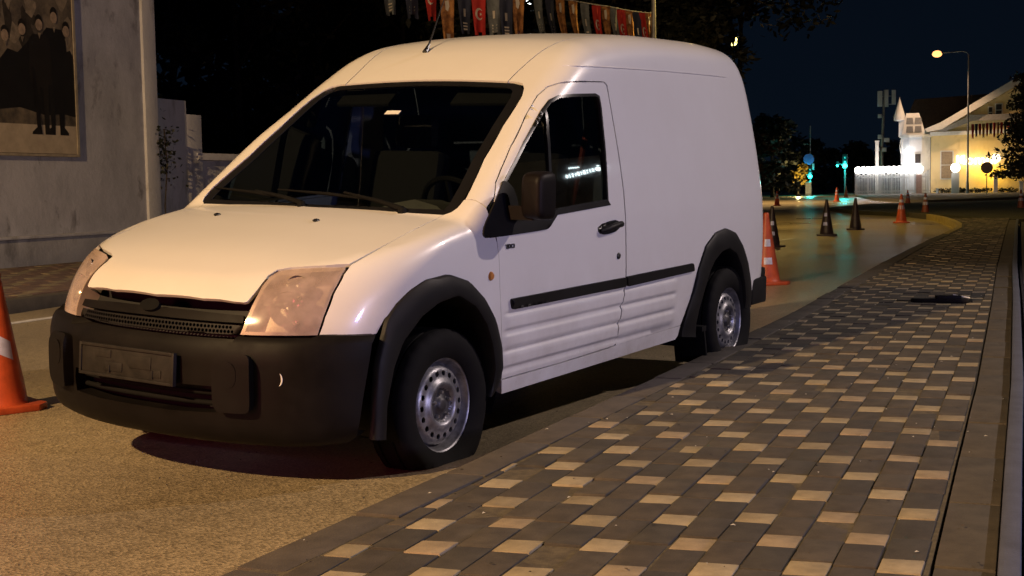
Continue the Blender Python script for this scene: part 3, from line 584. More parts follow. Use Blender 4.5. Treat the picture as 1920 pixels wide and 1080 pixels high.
    'bumper_end': [(0.467, 0.858, 0.665), (0.495, 0.864, 0.633), (0.514, 0.860, 0.543), (0.537, 0.851, 0.422), (0.546, 0.826, 0.280)],
    'plate': [(0.868, -0.297, 0.594), (0.875, 0.246, 0.598), (0.881, 0.234, 0.478), (0.869, -0.316, 0.466)],
    'wiper1': [(-0.278, 0.266, 1.158), (-0.216, 0.071, 1.116), (-0.174, 0.464, 1.085)],
}
VAN_POSE = [[0.999734, 0.0, 0.023062, -0.00039], [-0.000961, 0.999132, 0.041641, -0.00139], [-0.023042, -0.041652, 0.998866, -0.03195], [0, 0, 0, 1]]
# ---------------------------------------------------------------- panels cut out of the body surface
def resample(pts, sp, closed=True):
    pts = np.asarray(pts, float); out = []
    n = len(pts)
    for i in range(n if closed else n - 1):
        a, b = pts[i], pts[(i+1) % n]; k = max(1, int(math.ceil(np.linalg.norm(b - a)/sp)))
        for j in range(k): out.append(a + (b - a)*j/k)
    if not closed: out.append(pts[-1])
    return np.array(out)
def inside(poly, Q):
    x, y = Q[:, 0], Q[:, 1]; c = np.zeros(len(Q), bool); n = len(poly)
    for i in range(n):
        x1, y1 = poly[i]; x2, y2 = poly[(i+1) % n]
        if y1 == y2: continue
        c ^= ((y1 > y) != (y2 > y)) & (x < (x2 - x1)*(y - y1)/(y2 - y1) + x1)
    return c
def dist_to(poly, Q):
    d = np.full(len(Q), 1e9); n = len(poly)
    for i in range(n):
        a, b = poly[i], poly[(i+1) % n]; ab = b - a; L = max(ab @ ab, 1e-12)
        t = np.clip(((Q - a) @ ab)/L, 0, 1); d = np.minimum(d, np.linalg.norm(Q - a - t[:, None]*ab, axis=1))
    return d
def chaikin(pts, n=1):
    p = np.asarray(pts, float)
    for _ in range(n):
        q = np.roll(p, -1, 0); p = np.stack([p*.75 + q*.25, p*.25 + q*.75], 1).reshape(-1, p.shape[1])
    return p
def tri_fill(outer, holes, sp):
    "constrained triangulation of a 2D outline with holes and a hex grid of inner points"
    loops = [resample(outer, sp)] + [resample(h, sp) for h in holes]
    lo, hi = loops[0].min(0), loops[0].max(0)
    gx = np.arange(lo[0], hi[0], sp); gy = np.arange(lo[1], hi[1], sp*.866)
    G = np.array([(x + (sp/2 if j % 2 else 0), y) for j, y in enumerate(gy) for x in gx]).reshape(-1, 2)
    if len(G):
        k = inside(loops[0], G)
        for h in loops[1:]: k &= ~inside(h, G)
        G = G[k]
        for l in loops:
            if len(G): G = G[dist_to(l, G) > sp*.55]
    V = []; E = []
    for l in loops:
        b = len(V); V += [tuple(q) for q in l]; E += [(b + i, b + (i+1) % len(l)) for i in range(len(l))]
    V += [tuple(q) for q in G]
    ov, oe, of, *_ = delaunay_2d_cdt([Vector(q) for q in V], E, [], 0, 1e-6)
    ov = np.array([tuple(q) for q in ov]); T = np.array([f for f in of if len(f) == 3])
    c = ov[T].mean(1); k = inside(loops[0], c)
    for h in loops[1:]: k &= ~inside(h, c)
    return ov, T[k]
def panel_mesh(name, mat, par, outer, holes=(), sp=.03, depth=.014, off=0.0, inward=None, mirror=False, smooth_outline=0, lift=None, nfield=None):
    "outline in 3D -> pane of the body surface with turned-in edges and the surface's own normals"
    U = par.uv(np.array(outer)) ; H = [par.uv(np.array(h)) for h in holes]
    if smooth_outline: U = chaikin(U, smooth_outline); H = [chaikin(h, smooth_outline) for h in H]
    ov, T = tri_fill(U, H, sp)
    P = par.xyz(ov); N = field_normal(par.field, P)
    P = P + N*off
    if lift is not None: P = P + N*lift(P)[:, None]
    if nfield is not None: N = field_normal(nfield, P)
    tn = np.cross(P[T[:, 1]] - P[T[:, 0]], P[T[:, 2]] - P[T[:, 0]])
    fl = (tn*N[T].mean(1)).sum(1) < 0; T[fl] = T[fl][:, ::-1]
    ec = {}
    for t in T:
        for a, b in ((t[0], t[1]), (t[1], t[2]), (t[2], t[0])): ec[(a, b)] = 1
    bd = [(a, b) for (a, b) in ec if (b, a) not in ec]
    verts = [tuple(q) for q in P]; faces = [tuple(t) for t in T]; ln = [N[i] for t in T for i in t]
    if depth:
        mp = {}
        for a, b in bd:
            for i in (a, b):
                if i not in mp:
                    mp[i] = len(verts); d = N[i] if inward is None else np.asarray(inward(P[i], N[i]))
                    verts.append(tuple(P[i] - d*depth))
        for a, b in bd:
            f = (b, a, mp[a], mp[b]); q = [np.array(verts[i]) for i in f]
            n_ = np.cross(q[1] - q[0], q[2] - q[0]); n_ = n_/max(np.linalg.norm(n_), 1e-9)
            faces.append(f); ln += [n_]*4
    if mirror:
        verts = [(x, -y, z) for x, y, z in verts]; i = 0; l2 = []; f2 = []
        for f in faces:
            k = len(f); f2.append(f[::-1]); l2 += [np.array((n_[0], -n_[1], n_[2])) for n_ in ln[i:i+k][::-1]]; i += k
        faces, ln = f2, l2
    me = bpy.data.meshes.new(name); me.from_pydata(verts, [], faces); me.materials.append(mat); me.update()
    me.polygons.foreach_set('use_smooth', [True]*len(me.polygons))
    me.normals_split_custom_set([tuple(map(float, n_)) for n_ in ln])
    return me
def both(name, mat, par, outer, parent, **k):
    "left part and its mirror image on the right"
    a = link(name, panel_mesh(name, mat, par, outer, **k), parent); b = link(name, panel_mesh(name, mat, par, outer, mirror=True, **k), parent)
    return a, b
def mirrored_half(half):
    h = [tuple(p) for p in half]; return h + [(x, -y, z) for x, y, z in h[::-1] if abs(y) > .04]
O = {k: np.array(v_) for k, v_ in OUTLINE.items()}

van = empty('delivery_van', label='white high-roofed panel van parked at the kerb with black bumper and bare steel wheels', cat='van')
van.matrix_world = Matrix(VAN_POSE)
CY, SD, FR, BK = Cyl(), Side(), Vert(), Back()
BUMP = Vert(bumper)

# --- roof, sides, doors, bonnet
roof_edge = lambda x: .50 + .09*sstep(-1.0, -1.9, np.array(x)) - .02*sstep(-2.9, -3.4, np.array(x))
rl = [(x, float(roof_edge(x)), 1.9) for x in np.linspace(-1.02, -3.40, 30)]
scr = O['screen_half']
def onbody(pts, par):                                    # drop loose points on the surface along the projection rays
    return par.xyz(par.uv(np.array(pts, float)))
top_edge = [(-1.016, y, 1.68) for y in np.linspace(0, .49, 8)]
tz = _interp([(0, -1.026), (.3, -1.024), (.5, -1.024)])
roof_half = [(float(tz(y)), y, 1.69) for y in np.linspace(0, .497, 8)] + [(x, y - .003, z) for x, y, z in rl] + [(-3.42, 0, 1.93)]
def topdown(pts):                                        # put (x, y) points on the upper surface
    p = np.array(pts, float); o = np.c_[p[:, :2], 0*p[:, 0] + .6]; return solve_ray(body, o, np.tile((0., 0., 1.), (len(p), 1)))
link('roof_panel', panel_mesh('roof_panel', M['paint'], CY, mirrored_half(topdown(roof_half)), sp=.045, depth=.012), van)
ditch = topdown([(x, y + .003, z) for x, y, z in rl])
sideback = [(-3.40, .78, 1.72), (-3.47, .82, 1.4), (-3.50, .84, 1.0), (-3.50, .84, .70), (-3.50, .85, .50)]
side = [tuple(p) for p in ditch[::-1]] + [(-1.024, .503, 1.668)] + [tuple(p) for p in scr[1:3] + np.array((-.010, 0, .006))] + [tuple(p) for p in O['side_fwd'][0:]] + [tuple(p) for p in O['door_gap_up']] + [(-1.51, .848, .356)] + [tuple(p) for p in O['arch_r_mid'][0:]] + [(-3.30, .857, .46)] + [tuple(p) for p in sideback[::-1]]
both('side_panel', M['paint'], CY, side, van, sp=.021, depth=.014)
door_l, door_r = both('door', M['paint'], SD, O['door_out'], van, sp=.015, depth=.018, holes=[O['window']])
both('front_wing', M['paint'], CY, O['fender'], van, sp=.026, depth=.014)
hood_o = mirrored_half(O['hood_half'])
link('bonnet', panel_mesh('bonnet', M['paint'], CY, hood_o, sp=.034, depth=.016), van)
both('sill', M['paint'], SD, O['sill'], van, sp=.03, depth=.03)
rear_o = [(-3.5, y, z) for y, z in ((.0, .42), (.80, .42), (.795, 1.0), (.78, 1.4), (.735, 1.72), (.60, 1.86), (.3, 1.895), (0, 1.90))]
rear = link('rear_door', panel_mesh('rear_door', M['paint'], BK, mirrored_half(rear_o), sp=.06, depth=.02), van)

sm = MB(); xs = np.linspace(-1.20, -3.05, 40)
seam_p = SD.xyz(np.c_[xs, 1.752 + .014*np.sin((xs + 1.2)/-1.85*2.2)])
for sy in (1, -1):
    sm = MB(); sm.tube([(x, sy*(y + .0005), z) for x, y, z in seam_p], [.0008] + [.0042]*38 + [.0008], 6); sm.build('roof_moulding', M['paint'], van, angle=80)
def rounded(q, r=.012):
    q = np.array(q); out = []; n = len(q)
    for i in range(n):
        a, b, c = q[i-1], q[i], q[(i+1) % n]; u_ = (a - b)/np.linalg.norm(a - b); w_ = (c - b)/np.linalg.norm(c - b)
        out += [b + u_*r, b + (u_ + w_)*r*.3, b + w_*r]
    return np.array(out)
# --- glass
scr_o = mirrored_half(scr)
screen = link('windscreen', panel_mesh('windscreen', M['glass_screen'], CY, scr_o, sp=.05, depth=0, off=-.006), van)
def inset(poly, d, par):
    U = par.uv(poly); n = len(U); A = sum(U[i][0]*U[(i+1) % n][1] - U[(i+1) % n][0]*U[i][1] for i in range(n)); s_ = 1 if A > 0 else -1
    out = []
    for i in range(n):
        e1 = U[i] - U[i-1]; e2 = U[(i+1) % n] - U[i]; e1 = e1/max(np.linalg.norm(e1), 1e-6); e2 = e2/max(np.linalg.norm(e2), 1e-6)
        t = e1 + e2; t = t/max(np.linalg.norm(t), 1e-6); dd = d/max(.5, math.sqrt(max(0, (1 + e1 @ e2)/2)))
        out.append(U[i] + s_*np.array((-t[1], t[0]))*dd)
    return par.xyz(np.array(out))
scr_r = resample(np.array(scr_o), .06)
link('screen_border', panel_mesh('screen_border', M['black_trim'], CY, scr_r, holes=[inset(scr_r, .032, CY)], sp=.03, depth=.006, off=-.003), screen)
win = O['window']
for dr, mir in ((door_l, False), (door_r, True)):
    link('window', panel_mesh('window', M['glass'], SD, win, sp=.04, depth=0, off=-.012, mirror=mir, nfield=lambda P: f_side(P[..., 0], P[..., 1], P[..., 2])), dr)
    link('window_seal', panel_mesh('window_seal', M['black_trim'], SD, resample(win, .05), holes=[inset(resample(win, .05), .014, SD)], sp=.02, depth=.02, off=.0025, mirror=mir), dr)
    link('window_divider', panel_mesh('window_divider', M['black_trim'], SD, O['divider'], sp=.02, depth=.02, off=-.004, mirror=mir), dr)
    link('belt_strip', panel_mesh('belt_strip', M['plastic'], SD, O['belt_strip'], sp=.02, depth=.014, off=.004, mirror=mir), dr)
    link('door_moulding', panel_mesh('door_moulding', M['plastic'], SD, rounded(O['mould_f']), sp=.02, depth=.02, off=.013, mirror=mir), dr)
both('side_moulding', M['plastic'], SD, rounded(O['mould_r'][[0, 1, 3, 4]]), van, sp=.02, depth=.02, off=.013)
# door handle: recessed cup and a pull bar, lock barrel, model badge
for dr, sy in ((door_l, 1), (door_r, -1)):
    mir = sy < 0
    cup = link('handle', panel_mesh('handle', M['black_trim'], SD, chaikin(O['handle'], 1), sp=.015, depth=.01, off=.003, mirror=mir), dr)
    bar = MB(); bar.tube([(-1.27, sy*.884, .955), (-1.31, sy*.902, .964), (-1.40, sy*.906, .978), (-1.45, sy*.903, .980), (-1.478, sy*.886, .978)], [.010, .014, .015, .016, .012], 10)
    bar.build('handle_grip', M['plastic'], cup, angle=60)
    lk = MB(); lk.lathe([(.001, .006), (.012, .006), (.016, .003), (.018, -.004)], 16, 'y', (-1.471, 0, .818)); lk.v = [(x, sy*(.879 + y), z*1.0) for x, y, z in lk.v]
    lk.build('door_lock', M['black_trim'], dr)
def text_mesh(body_, size, mat, depth=.002, name='lettering', bold=0.0):
    cu = bpy.data.curves.new(name, 'FONT'); cu.body = body_; cu.size = size; cu.extrude = depth; cu.align_x = 'CENTER'; cu.align_y = 'CENTER'; cu.offset = bold
    o = bpy.data.objects.new(name, cu); COL.objects.link(o); dg = bpy.context.evaluated_depsgraph_get()
    me = bpy.data.meshes.new_from_object(o.evaluated_get(dg)); bpy.data.objects.remove(o); me.materials.clear(); me.materials.append(mat); me.name = name
    return me
tl = text_mesh('TDCi', .027, M['badge'], .002, 'badge_lettering', .0009)
ob = link('model_badge', tl, door_l); ob.matrix_local = Matrix.Translation((-.457, .8785, .937)) @ Matrix.Rotation(math.pi, 4, 'Z') @ Matrix.Rotation(math.pi/2, 4, 'X') @ Matrix.Diagonal((1.15, 1, 1, 1))
for sy in (1, -1):
    rp = MB(); rp.lathe([(.001, .010), (.014, .008), (.020, .001), (.021, -.004)], 18, 'y', (-.305, 0, .820)); rp.v = [(x, sy*(.878 + y), z) for x, y, z in rp.v]; rp.build('side_repeater', M['amber'], van)

# --- arches, bumper
def arch(outl, inl, name, z_top_off=.028):
    def resamp(p, n):
        p = np.array(p); d = np.r_[0, np.cumsum(np.linalg.norm(np.diff(p, axis=0), axis=1))]; t = np.linspace(0, d[-1], n)
        return np.c_[[np.interp(t, d, p[:, k]) for k in range(3)]].T
    n = 56; A, B = resamp(outl, n), resamp(inl, n)
    A[:, [0, 2]] = A[:, [0, 2]]; S1 = SD.xyz(A[:, [0, 2]]); rows = []
    Bs = B.copy(); Bs[:, 1] = SD.xyz(np.c_[A[:, 0]*.6 + B[:, 0]*.4, np.maximum(A[:, 2]*.6 + B[:, 2]*.4, .25)])[:, 1]
    for w, dy in ((0, -.006), (0.02, .010), (.12, .019), (.45, .027), (.80, .031), (.94, .026), (1.0, .012), (1.0, -.05), (1.03, -.16)):
        P = A*(1 - w) + B*w; y = S1[:, 1]*(1 - min(w, 1)) + Bs[:, 1]*min(w, 1); P[:, 1] = np.maximum(y, .845) + dy; rows.append(P)
    V = np.concatenate(rows); m_ = len(rows)
    F = [(i*n + k, i*n + k + 1, (i+1)*n + k + 1, (i+1)*n + k) for i in range(m_ - 1) for k in range(n - 1)]
    for sy in (1, -1):
        mb = MB(); mb.add([(x, sy*y, z) for x, y, z in V], F)
        mb.build(name, M['plastic'], van, angle=42)
arch(O['arch_f_out'], O['arch_f_in'], 'wheel_arch_trim')
rr_out = list(map(tuple, O['arch_r_out'])) + [(-3.275, .86, .44), (-3.285, .855, .36)]
rr_in = list(map(tuple, O['arch_r_in'])) + [(-3.15, .86, .37)]
arch(rr_out, rr_in, 'wheel_arch_trim')
be = O['bumper_end']
bh = [(.90, 0, .662), (.86, .3, .668), (.80, .46, .672), (.66, .72, .672)] + [tuple(be[0] - np.array((0, 0, .002)))] + [tuple(p) for p in be[1:]] + [(.55, .79, .250), (.70, .62, .243), (.82, .40, .243), (.86, .2, .243), (.87, 0, .243)]
ik = O['intake']
intake = [(.89, -.40, .470), (.89, -.2, .474), (.89, .2, .474), (.86, .385, .474), (.85, .395, .43), (.85, .395, .374), (.88, .2, .366), (.88, -.2, .366), (.86, -.385, .374), (.86, -.395, .43)]
bump_o = link('front_bumper', panel_mesh('front_bumper', M['plastic_worn'], BUMP, mirrored_half(bh), holes=[intake], sp=.024, depth=.10,
              inward=lambda p, n_: np.array((.15, .35*np.sign(p[1]), 0)) if p[0] < .60 and p[2] > .3 else np.array((.85, .5*np.sign(p[1]), 0)) if p[2] > .6 else (np.array((.9, .3*np.sign(p[1]), 0)) if p[2] < .3 else (n_ if abs(p[1]) > .5 else np.array((.7, 0, 0))))), van)
for z0, dz in ((.437, .008), (.397, .008)):
    mb = MB(); row = []
    for y in np.linspace(-.42, .42, 25):
        x = float(BUMP.xyz(np.array([[math.atan2(y, .9)*.9, z0]]))[0][0]); row.append((x - .055, y, z0))
    mb.tube(row, .011, 8); mb.v = [(x + (.0), y, z) for x, y, z in mb.v]; mb.build('intake_slat', M['wiper'], bump_o, angle=60)
mb = MB(); mb.box((.70, 0, .42), (.12, 1.0, .22)); mb.build('intake_back', M['black'], bump_o)
for sy in (1, -1):                                       # two upright overriders
    ov = [(.82, .474 + .082*math.copysign(abs(math.cos(a))**.35, math.cos(a)), .493 + .108*math.copysign(abs(math.sin(a))**.3, math.sin(a))) for a in np.linspace(0, 2*math.pi, 36, endpoint=False)]
    me = panel_mesh('overrider', M['plastic_worn'], BUMP, np.array(ov), sp=.02, depth=.055, off=.044, mirror=sy < 0, lift=lambda P: -.012*((P[:, 2] - .49)/.11)**4)
    o = link('overrider', me, bump_o)
    rim = [(.85, .43, .575), (.83, .50, .575), (.83, .505, .50), (.83, .47, .475), (.85, .43, .49)]
    link('tow_cover', panel_mesh('tow_cover', M['plastic_worn'], BUMP, chaikin(np.array(rim), 2), sp=.02, depth=.004, off=.0458, mirror=sy < 0), o)
cr = MB(); c0 = O['crescent'][0]
arc = []
for k in range(9):
    a = -1.25 + 2.3*k/8; yy = c0[1] + .020*math.cos(a); zz = c0[2] + .026*math.sin(a)
    p = BUMP.xyz(np.array([[math.atan2(yy, c0[0] + .05)*.9, zz]]))[0]; arc.append(p + np.array((.002, .002, 0)))
cr.tube(arc, [.0006, .0018, .0027, .0033, .0035, .0033, .0027, .0018, .0006], 6); cr.build('scuff_mark', M['sticker'], bump_o)
# number plate holder without a plate
pl = MB(); R_ = Matrix.Rotation(math.radians(-4), 3, 'Y')
pl.box((0, 0, 0), (.012, .530, .128)); 
for yy in (-.259, .259): pl.box((.008, yy, 0), (.008, .012, .128))
for zz in (-.058, .058): pl.box((.0085, 0, zz), (.0085, .506, .012))
for yy, zz, a, b in ((-.13, .028, .09, .03), (-.07, -.02, .10, .035), (.08, .01, .12, .05), (.17, -.025, .05, .03)): pl.box((.0065, yy, zz), (.006, a, b))
for yy in (-.09, .15): 
    pl.box((.010, yy, -.03), (.006, .006, .03))
pl.build('number_plate_holder', M['plate'], bump_o, bevel=.0015).matrix_local = Matrix.Translation((.906, -.022, .530)) @ R_.to_4x4()

# --- grille between bonnet lip and bumper
gr_back = mirrored_half([(.76, 0, .785), (.74, .25, .785), (.72, .445, .784), (.74, .45, .665), (.80, .2, .66), (.83, 0, .66)])
grille = link('grille', panel_mesh('grille', M['black'], FR, gr_back, sp=.05, depth=0, off=-.07), van)
bar_o = mirrored_half([(.76, 0, .752), (.75, .2, .751), (.74, .44, .742), (.74, .44, .714), (.78, .2, .716), (.80, 0, .717)])
gbar = link('grille_bar', panel_mesh('grille_bar', M['plastic_worn'], FR, bar_o, sp=.02, depth=.03, off=-.012), grille)
em = [(.8, .052*math.cos(a), .752 + .022*math.sin(a)) for a in np.linspace(0, 2*math.pi, 20, endpoint=False)]
link('blank_emblem', panel_mesh('blank_emblem', M['wiper'], FR, em, sp=.02, depth=.014, off=.002), grille)
mesh_o = mirrored_half([(.8, 0, .710), (.78, .2, .709), (.74, .44, .706), (.75, .45, .670), (.80, .2, .668), (.83, 0, .668)])
hex_h = []
for j in range(2):
    for i in range(-25, 26):
        y0 = i*.0175 + (.00875 if j else 0); z0 = .6795 + j*.0175
        if abs(y0) > .425: continue
        hex_h.append([(.8, y0 + .0076*math.cos(a), z0 + .0072*math.sin(a)) for a in np.linspace(math.pi/6, 2*math.pi + math.pi/6, 6, endpoint=False)])
link('grille_mesh', panel_mesh('grille_mesh', M['plastic'], FR, mesh_o, holes=hex_h, sp=.02, depth=.02, off=-.020), grille)
# dark lip under the bonnet edge
# --- headlights
hl = O['headlight']
HL = Vert()
def lens_material():
    m_, nt, b = new_mat('hazed_lens'); nt.nodes.remove(b); out = nt.nodes['Material Output']
    tr = nt.nodes.new('ShaderNodeBsdfTransparent'); tr.inputs[0].default_value = (.93, .88, .82, 1)
    di = nt.nodes.new('ShaderNodeBsdfDiffuse'); di.inputs[0].default_value = (.66, .52, .48, 1)
    gl = nt.nodes.new('ShaderNodeBsdfGlossy'); gl.inputs['Roughness'].default_value = .12
    tcn = nt.nodes.new('ShaderNodeTexCoord'); no = nt.nodes.new('ShaderNodeTexNoise'); no.inputs['Scale'].default_value = 14; no.inputs['Detail'].default_value = 6
    mr = nt.nodes.new('ShaderNodeMapRange'); mr.inputs['From Min'].default_value = .3; mr.inputs['From Max'].default_value = .7; mr.inputs['To Min'].default_value = .30; mr.inputs['To Max'].default_value = .52
    m1 = nt.nodes.new('ShaderNodeMixShader'); m2 = nt.nodes.new('ShaderNodeMixShader'); fr = nt.nodes.new('ShaderNodeFresnel'); fr.inputs[0].default_value = 1.5
    L = nt.links.new
    L(tcn.outputs['Object'], no.inputs['Vector']); L(no.outputs['Fac'], mr.inputs['Value']); L(mr.outputs[0], m1.inputs[0]); L(tr.outputs[0], m1.inputs[1]); L(di.outputs[0], m1.inputs[2])
    L(fr.outputs[0], m2.inputs[0]); L(m1.outputs[0], m2.inputs[1]); L(gl.outputs[0], m2.inputs[2]); L(m2.outputs[0], out.inputs[0])
    return m_
M['lens'] = lens_material()
hin = inset(hl, .012, HL)
for mir in (False, True):
    sy = -1 if mir else 1
    root = link('headlight', panel_mesh('headlight', M['lens_housing'], HL, hin, sp=.02, depth=0, off=-.075, mirror=mir), van)
    link('lens', panel_mesh('lens', M['lens'], HL, inset(hl, .004, HL), sp=.02, depth=0, off=.002, mirror=mir), root)
    link('headlight_wall', panel_mesh('headlight_wall', M['lens_housing'], HL, inset(hl, .004, HL), holes=[inset(hl, .016, HL)], sp=.02, depth=.078, off=-.001, mirror=mir), root)
    for (yy, zz, rad, nm) in ((.575, .765, .068, 'reflector_bowl'), (.625, .845, .045, 'reflector_bowl')):
        p = HL.xyz(np.array([[math.atan2(yy, .70)*.9, zz]]))[0]; nrm = np.array((.86, .45, .2)); nrm = nrm/np.linalg.norm(nrm)
        mb = MB(); mb.lathe([(rad, .0), (rad*.96, -.006), (rad*.85, -.022), (rad*.6, -.040), (rad*.3, -.050), (.012, -.053), (.012, -.02), (.001, -.016)], 28)
        q = Vector(nrm).to_track_quat('Z', 'Y').to_matrix()
        mb.v = [tuple(q @ Vector(v_) + Vector(p - nrm*.020)) for v_ in mb.v]
        if mir: mb.v = [(x, -y, z) for x, y, z in mb.v]
        mb.build(nm, M['chrome'], root, angle=50)
    p = HL.xyz(np.array([[math.atan2(.655, .68)*.9, .71]]))[0]
    mb = MB(); mb.sphere(tuple(p - np.array((.045, .03, 0))), .020, 14, 8)
    if mir: mb.v = [(x, -y, z) for x, y, z in mb.v]
    mb.build('indicator_bulb', M['amber'], root)
    stp = [(.78, .50, .795), (.70, .62, .80), (.62, .70, .805), (.62, .70, .795), (.70, .62, .79), (.78, .50, .785)]
    link('reflector_step', panel_mesh('reflector_step', M['chrome'], HL, stp, sp=.02, depth=.05, off=-.028, mirror=mir), root)

# --- wheels (upright in the street; the body leans over them)
VINV = Matrix(VAN_POSE).inverted()
def tyre_mesh(Rt, flat, drop):
    prof = []; w = .098
    pr = [(.196, -.075), (.215, -.088), (.245, -.098), (.270, -.099), (.290, -.094), (Rt - .012, -.084), (Rt - .003, -.074), (Rt, -.066)]
    pr = pr + [(Rt + .001, -.044), (Rt - .007, -.042), (Rt - .007, -.034), (Rt + .001, -.032), (Rt + .002, -.006), (Rt - .006, -.004), (Rt - .006, .004), (Rt + .002, .006)] 
    full = pr + [(r, -h) for r, h in pr[::-1]]
    n = 112; vs = []
    for i, (r, h) in enumerate(full):
        for k in range(n):
            a = 2*math.pi*k/n; rr = r
            sh = abs(h)
            if sh > .060 and r > Rt - .02 and (k % 4) == 0: rr = r - .0035
            vs.append([rr*math.sin(a), h, rr*math.cos(a)])
    V = np.array(vs); lim = -drop                         # wheel sinks until the rim height is 'drop' above the road
    low = np.clip((-.12 - V[:, 2])/.10, 0, 1)
    bulge = low*flat
    V[:, 1] *= 1 + bulge*np.clip((np.hypot(V[:, 0], V[:, 2]) - .2)/.06, 0, 1)*.9*(np.hypot(V[:, 0], V[:, 2]) < Rt - .02)
    V[:, 2] = np.where(V[:, 2] < lim, lim + (V[:, 2] - lim)*.02, V[:, 2])
    F = [(i*n + k, (i+1)*n + k, (i+1)*n + (k+1) % n, i*n + (k+1) % n) for i in range(len(full)-1) for k in range(n)]
    mb = MB(); mb.add(V, F); return mb.mesh('tyre', M['rubber'], angle=45)
def rim_disc(par_name='rim'):
    prof = _interp([(0, .028), (.022, .028), (.030, .022), (.040, .012), (.066, .010), (.074, .020), (.082, .030), (.092, .032), (.104, .024), (.120, .016), (.146, .014), (.158, .006), (.168, -.012), (.176, -.02)])
    def circ(c, r, n): return np.array([(c[0] + r*math.cos(a), c[1] + r*math.sin(a)) for a in np.linspace(0, 2*math.pi, n, endpoint=False)])
    holes = []
    for k in range(18):
        a = 2*math.pi*k/18; c = np.array((math.cos(a), math.sin(a)))*.133; e = circ((0, 0), 1, 14)*np.array((.0115, .0125)); ca, sa = math.cos(a), math.sin(a)
        holes.append(np.array([(c[0] + x*ca - y*sa, c[1] + x*sa + y*ca) for x, y in e]))
    ov, T = tri_fill(circ((0, 0), .174, 90), holes, .009)
    r = np.hypot(ov[:, 0], ov[:, 1]); h = prof(r)
    mb = MB(); mb.add(np.c_[ov[:, 0], h, ov[:, 1]], [tuple(t) for t in T])
    for hl_ in holes:
        q = resample(hl_, .009); rr = prof(np.hypot(q[:, 0], q[:, 1])); n = len(q)
        mb.add([(x, b, z) for (x, z), b in zip(q, rr)] + [(x*.99, b - .008, z*.99) for (x, z), b in zip(q, rr)], [(i, (i+1) % n, n + (i+1) % n, n + i) for i in range(n)])
    mb.lathe([(.174, -.018), (.182, -.006), (.188, .018), (.193, .024), (.199, .026), (.202, .018), (.200, .004)], 72, 'y')
    me = mb.mesh('rim', [M['steel'], M['steel_dirty']], angle=50)
    for p in me.polygons:
        if math.hypot(p.center.x, p.center.z) < .071: p.material_index = 1
    return me
RIM = rim_disc()
def wheel(x, y, z, Rt, flat, side_, drop):
    w = empty('wheel'); w.parent = van
    w.matrix_local = VINV @ Matrix.Translation((x, y, z)) @ Matrix.Rotation(0 if side_ > 0 else math.pi, 4, 'Z')
    link('tyre', tyre_mesh(Rt, flat, drop), w)
    r_ = link('rim', RIM, w); r_.location = (0, .045, 0)
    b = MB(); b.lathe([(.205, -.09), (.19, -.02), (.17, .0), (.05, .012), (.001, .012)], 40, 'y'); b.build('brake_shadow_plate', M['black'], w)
    for k in range(5):
        a = 2*math.pi*k/5 + .3; mb = MB(); mb.lathe([(.001, .016), (.0065, .016), (.0085, .010), (.0085, -.004)], 8, 'y', (.054*math.cos(a), .056, .054*math.sin(a)))
        mb.build('wheel_bolt', M['bolt'], w)
    return w
wheel(-.008, .772, .238, .318, .16, 1, .238)
wheel(-.008, -.765, .300, .318, .04, -1, .300)
wheel(-2.938, .795, .316, .322, .03, 1, .316)
wheel(-2.938, -.765, .312, .318, .03, -1, .312)
# dark wells, floor, bulkhead
for cx in (-.01, -2.80):
    for sy in (1, -1):
        mb = MB(); n = 20; arcp = [(cx + .385*math.cos(a), .42 + .40*math.sin(a)) for a in np.linspace(-.55, math.pi + .55, n)]
        vs = [(x, sy*.86, z) for x, z in arcp] + [(x, sy*.50, z) for x, z in arcp]
        mb.add(vs, [(i, i+1, n + i + 1, n + i) for i in range(n-1)] + [tuple(range(n, 2*n))]); mb.build('wheel_well', M['wiper'], van)
ub = MB()
ub.box((-1.40, 0, .36), (1.95, 1.62, .10)); ub.box((.36, 0, .40), (.50, .98, .24)); ub.box((-3.33, 0, .38), (.30, 1.50, .10)); ub.box((-1.4, 0, .32), (3.6, .9, .12)); ub.box((.30, 0, .72), (.62, .96, .22))
ub.tube([(-.3, -.3, .26), (-1.5, -.35, .24), (-3.2, -.4, .27)], .03, 8)
ub.build('underbody', M['black'], van)
rb = MB()
rb.box((-3.56, 0, .47), (.16, 1.62, .22)); rb.box((-3.42, .835, .45), (.24, .05, .17)); rb.box((-3.42, -.835, .45), (.24, .05, .17))
rb.build('rear_bumper', M['plastic'], van, bevel=.02)
for sy in (1, -1):
    mf = MB(); mf.box((-2.52, sy*.80, .22), (.02, .20, .22), 0, Matrix.Rotation(.25, 3, 'Y')); mf.box((-2.49, sy*.80, .325), (.06, .2, .03)); mf.build('mud_flap', M['rubber'], van, bevel=.004)
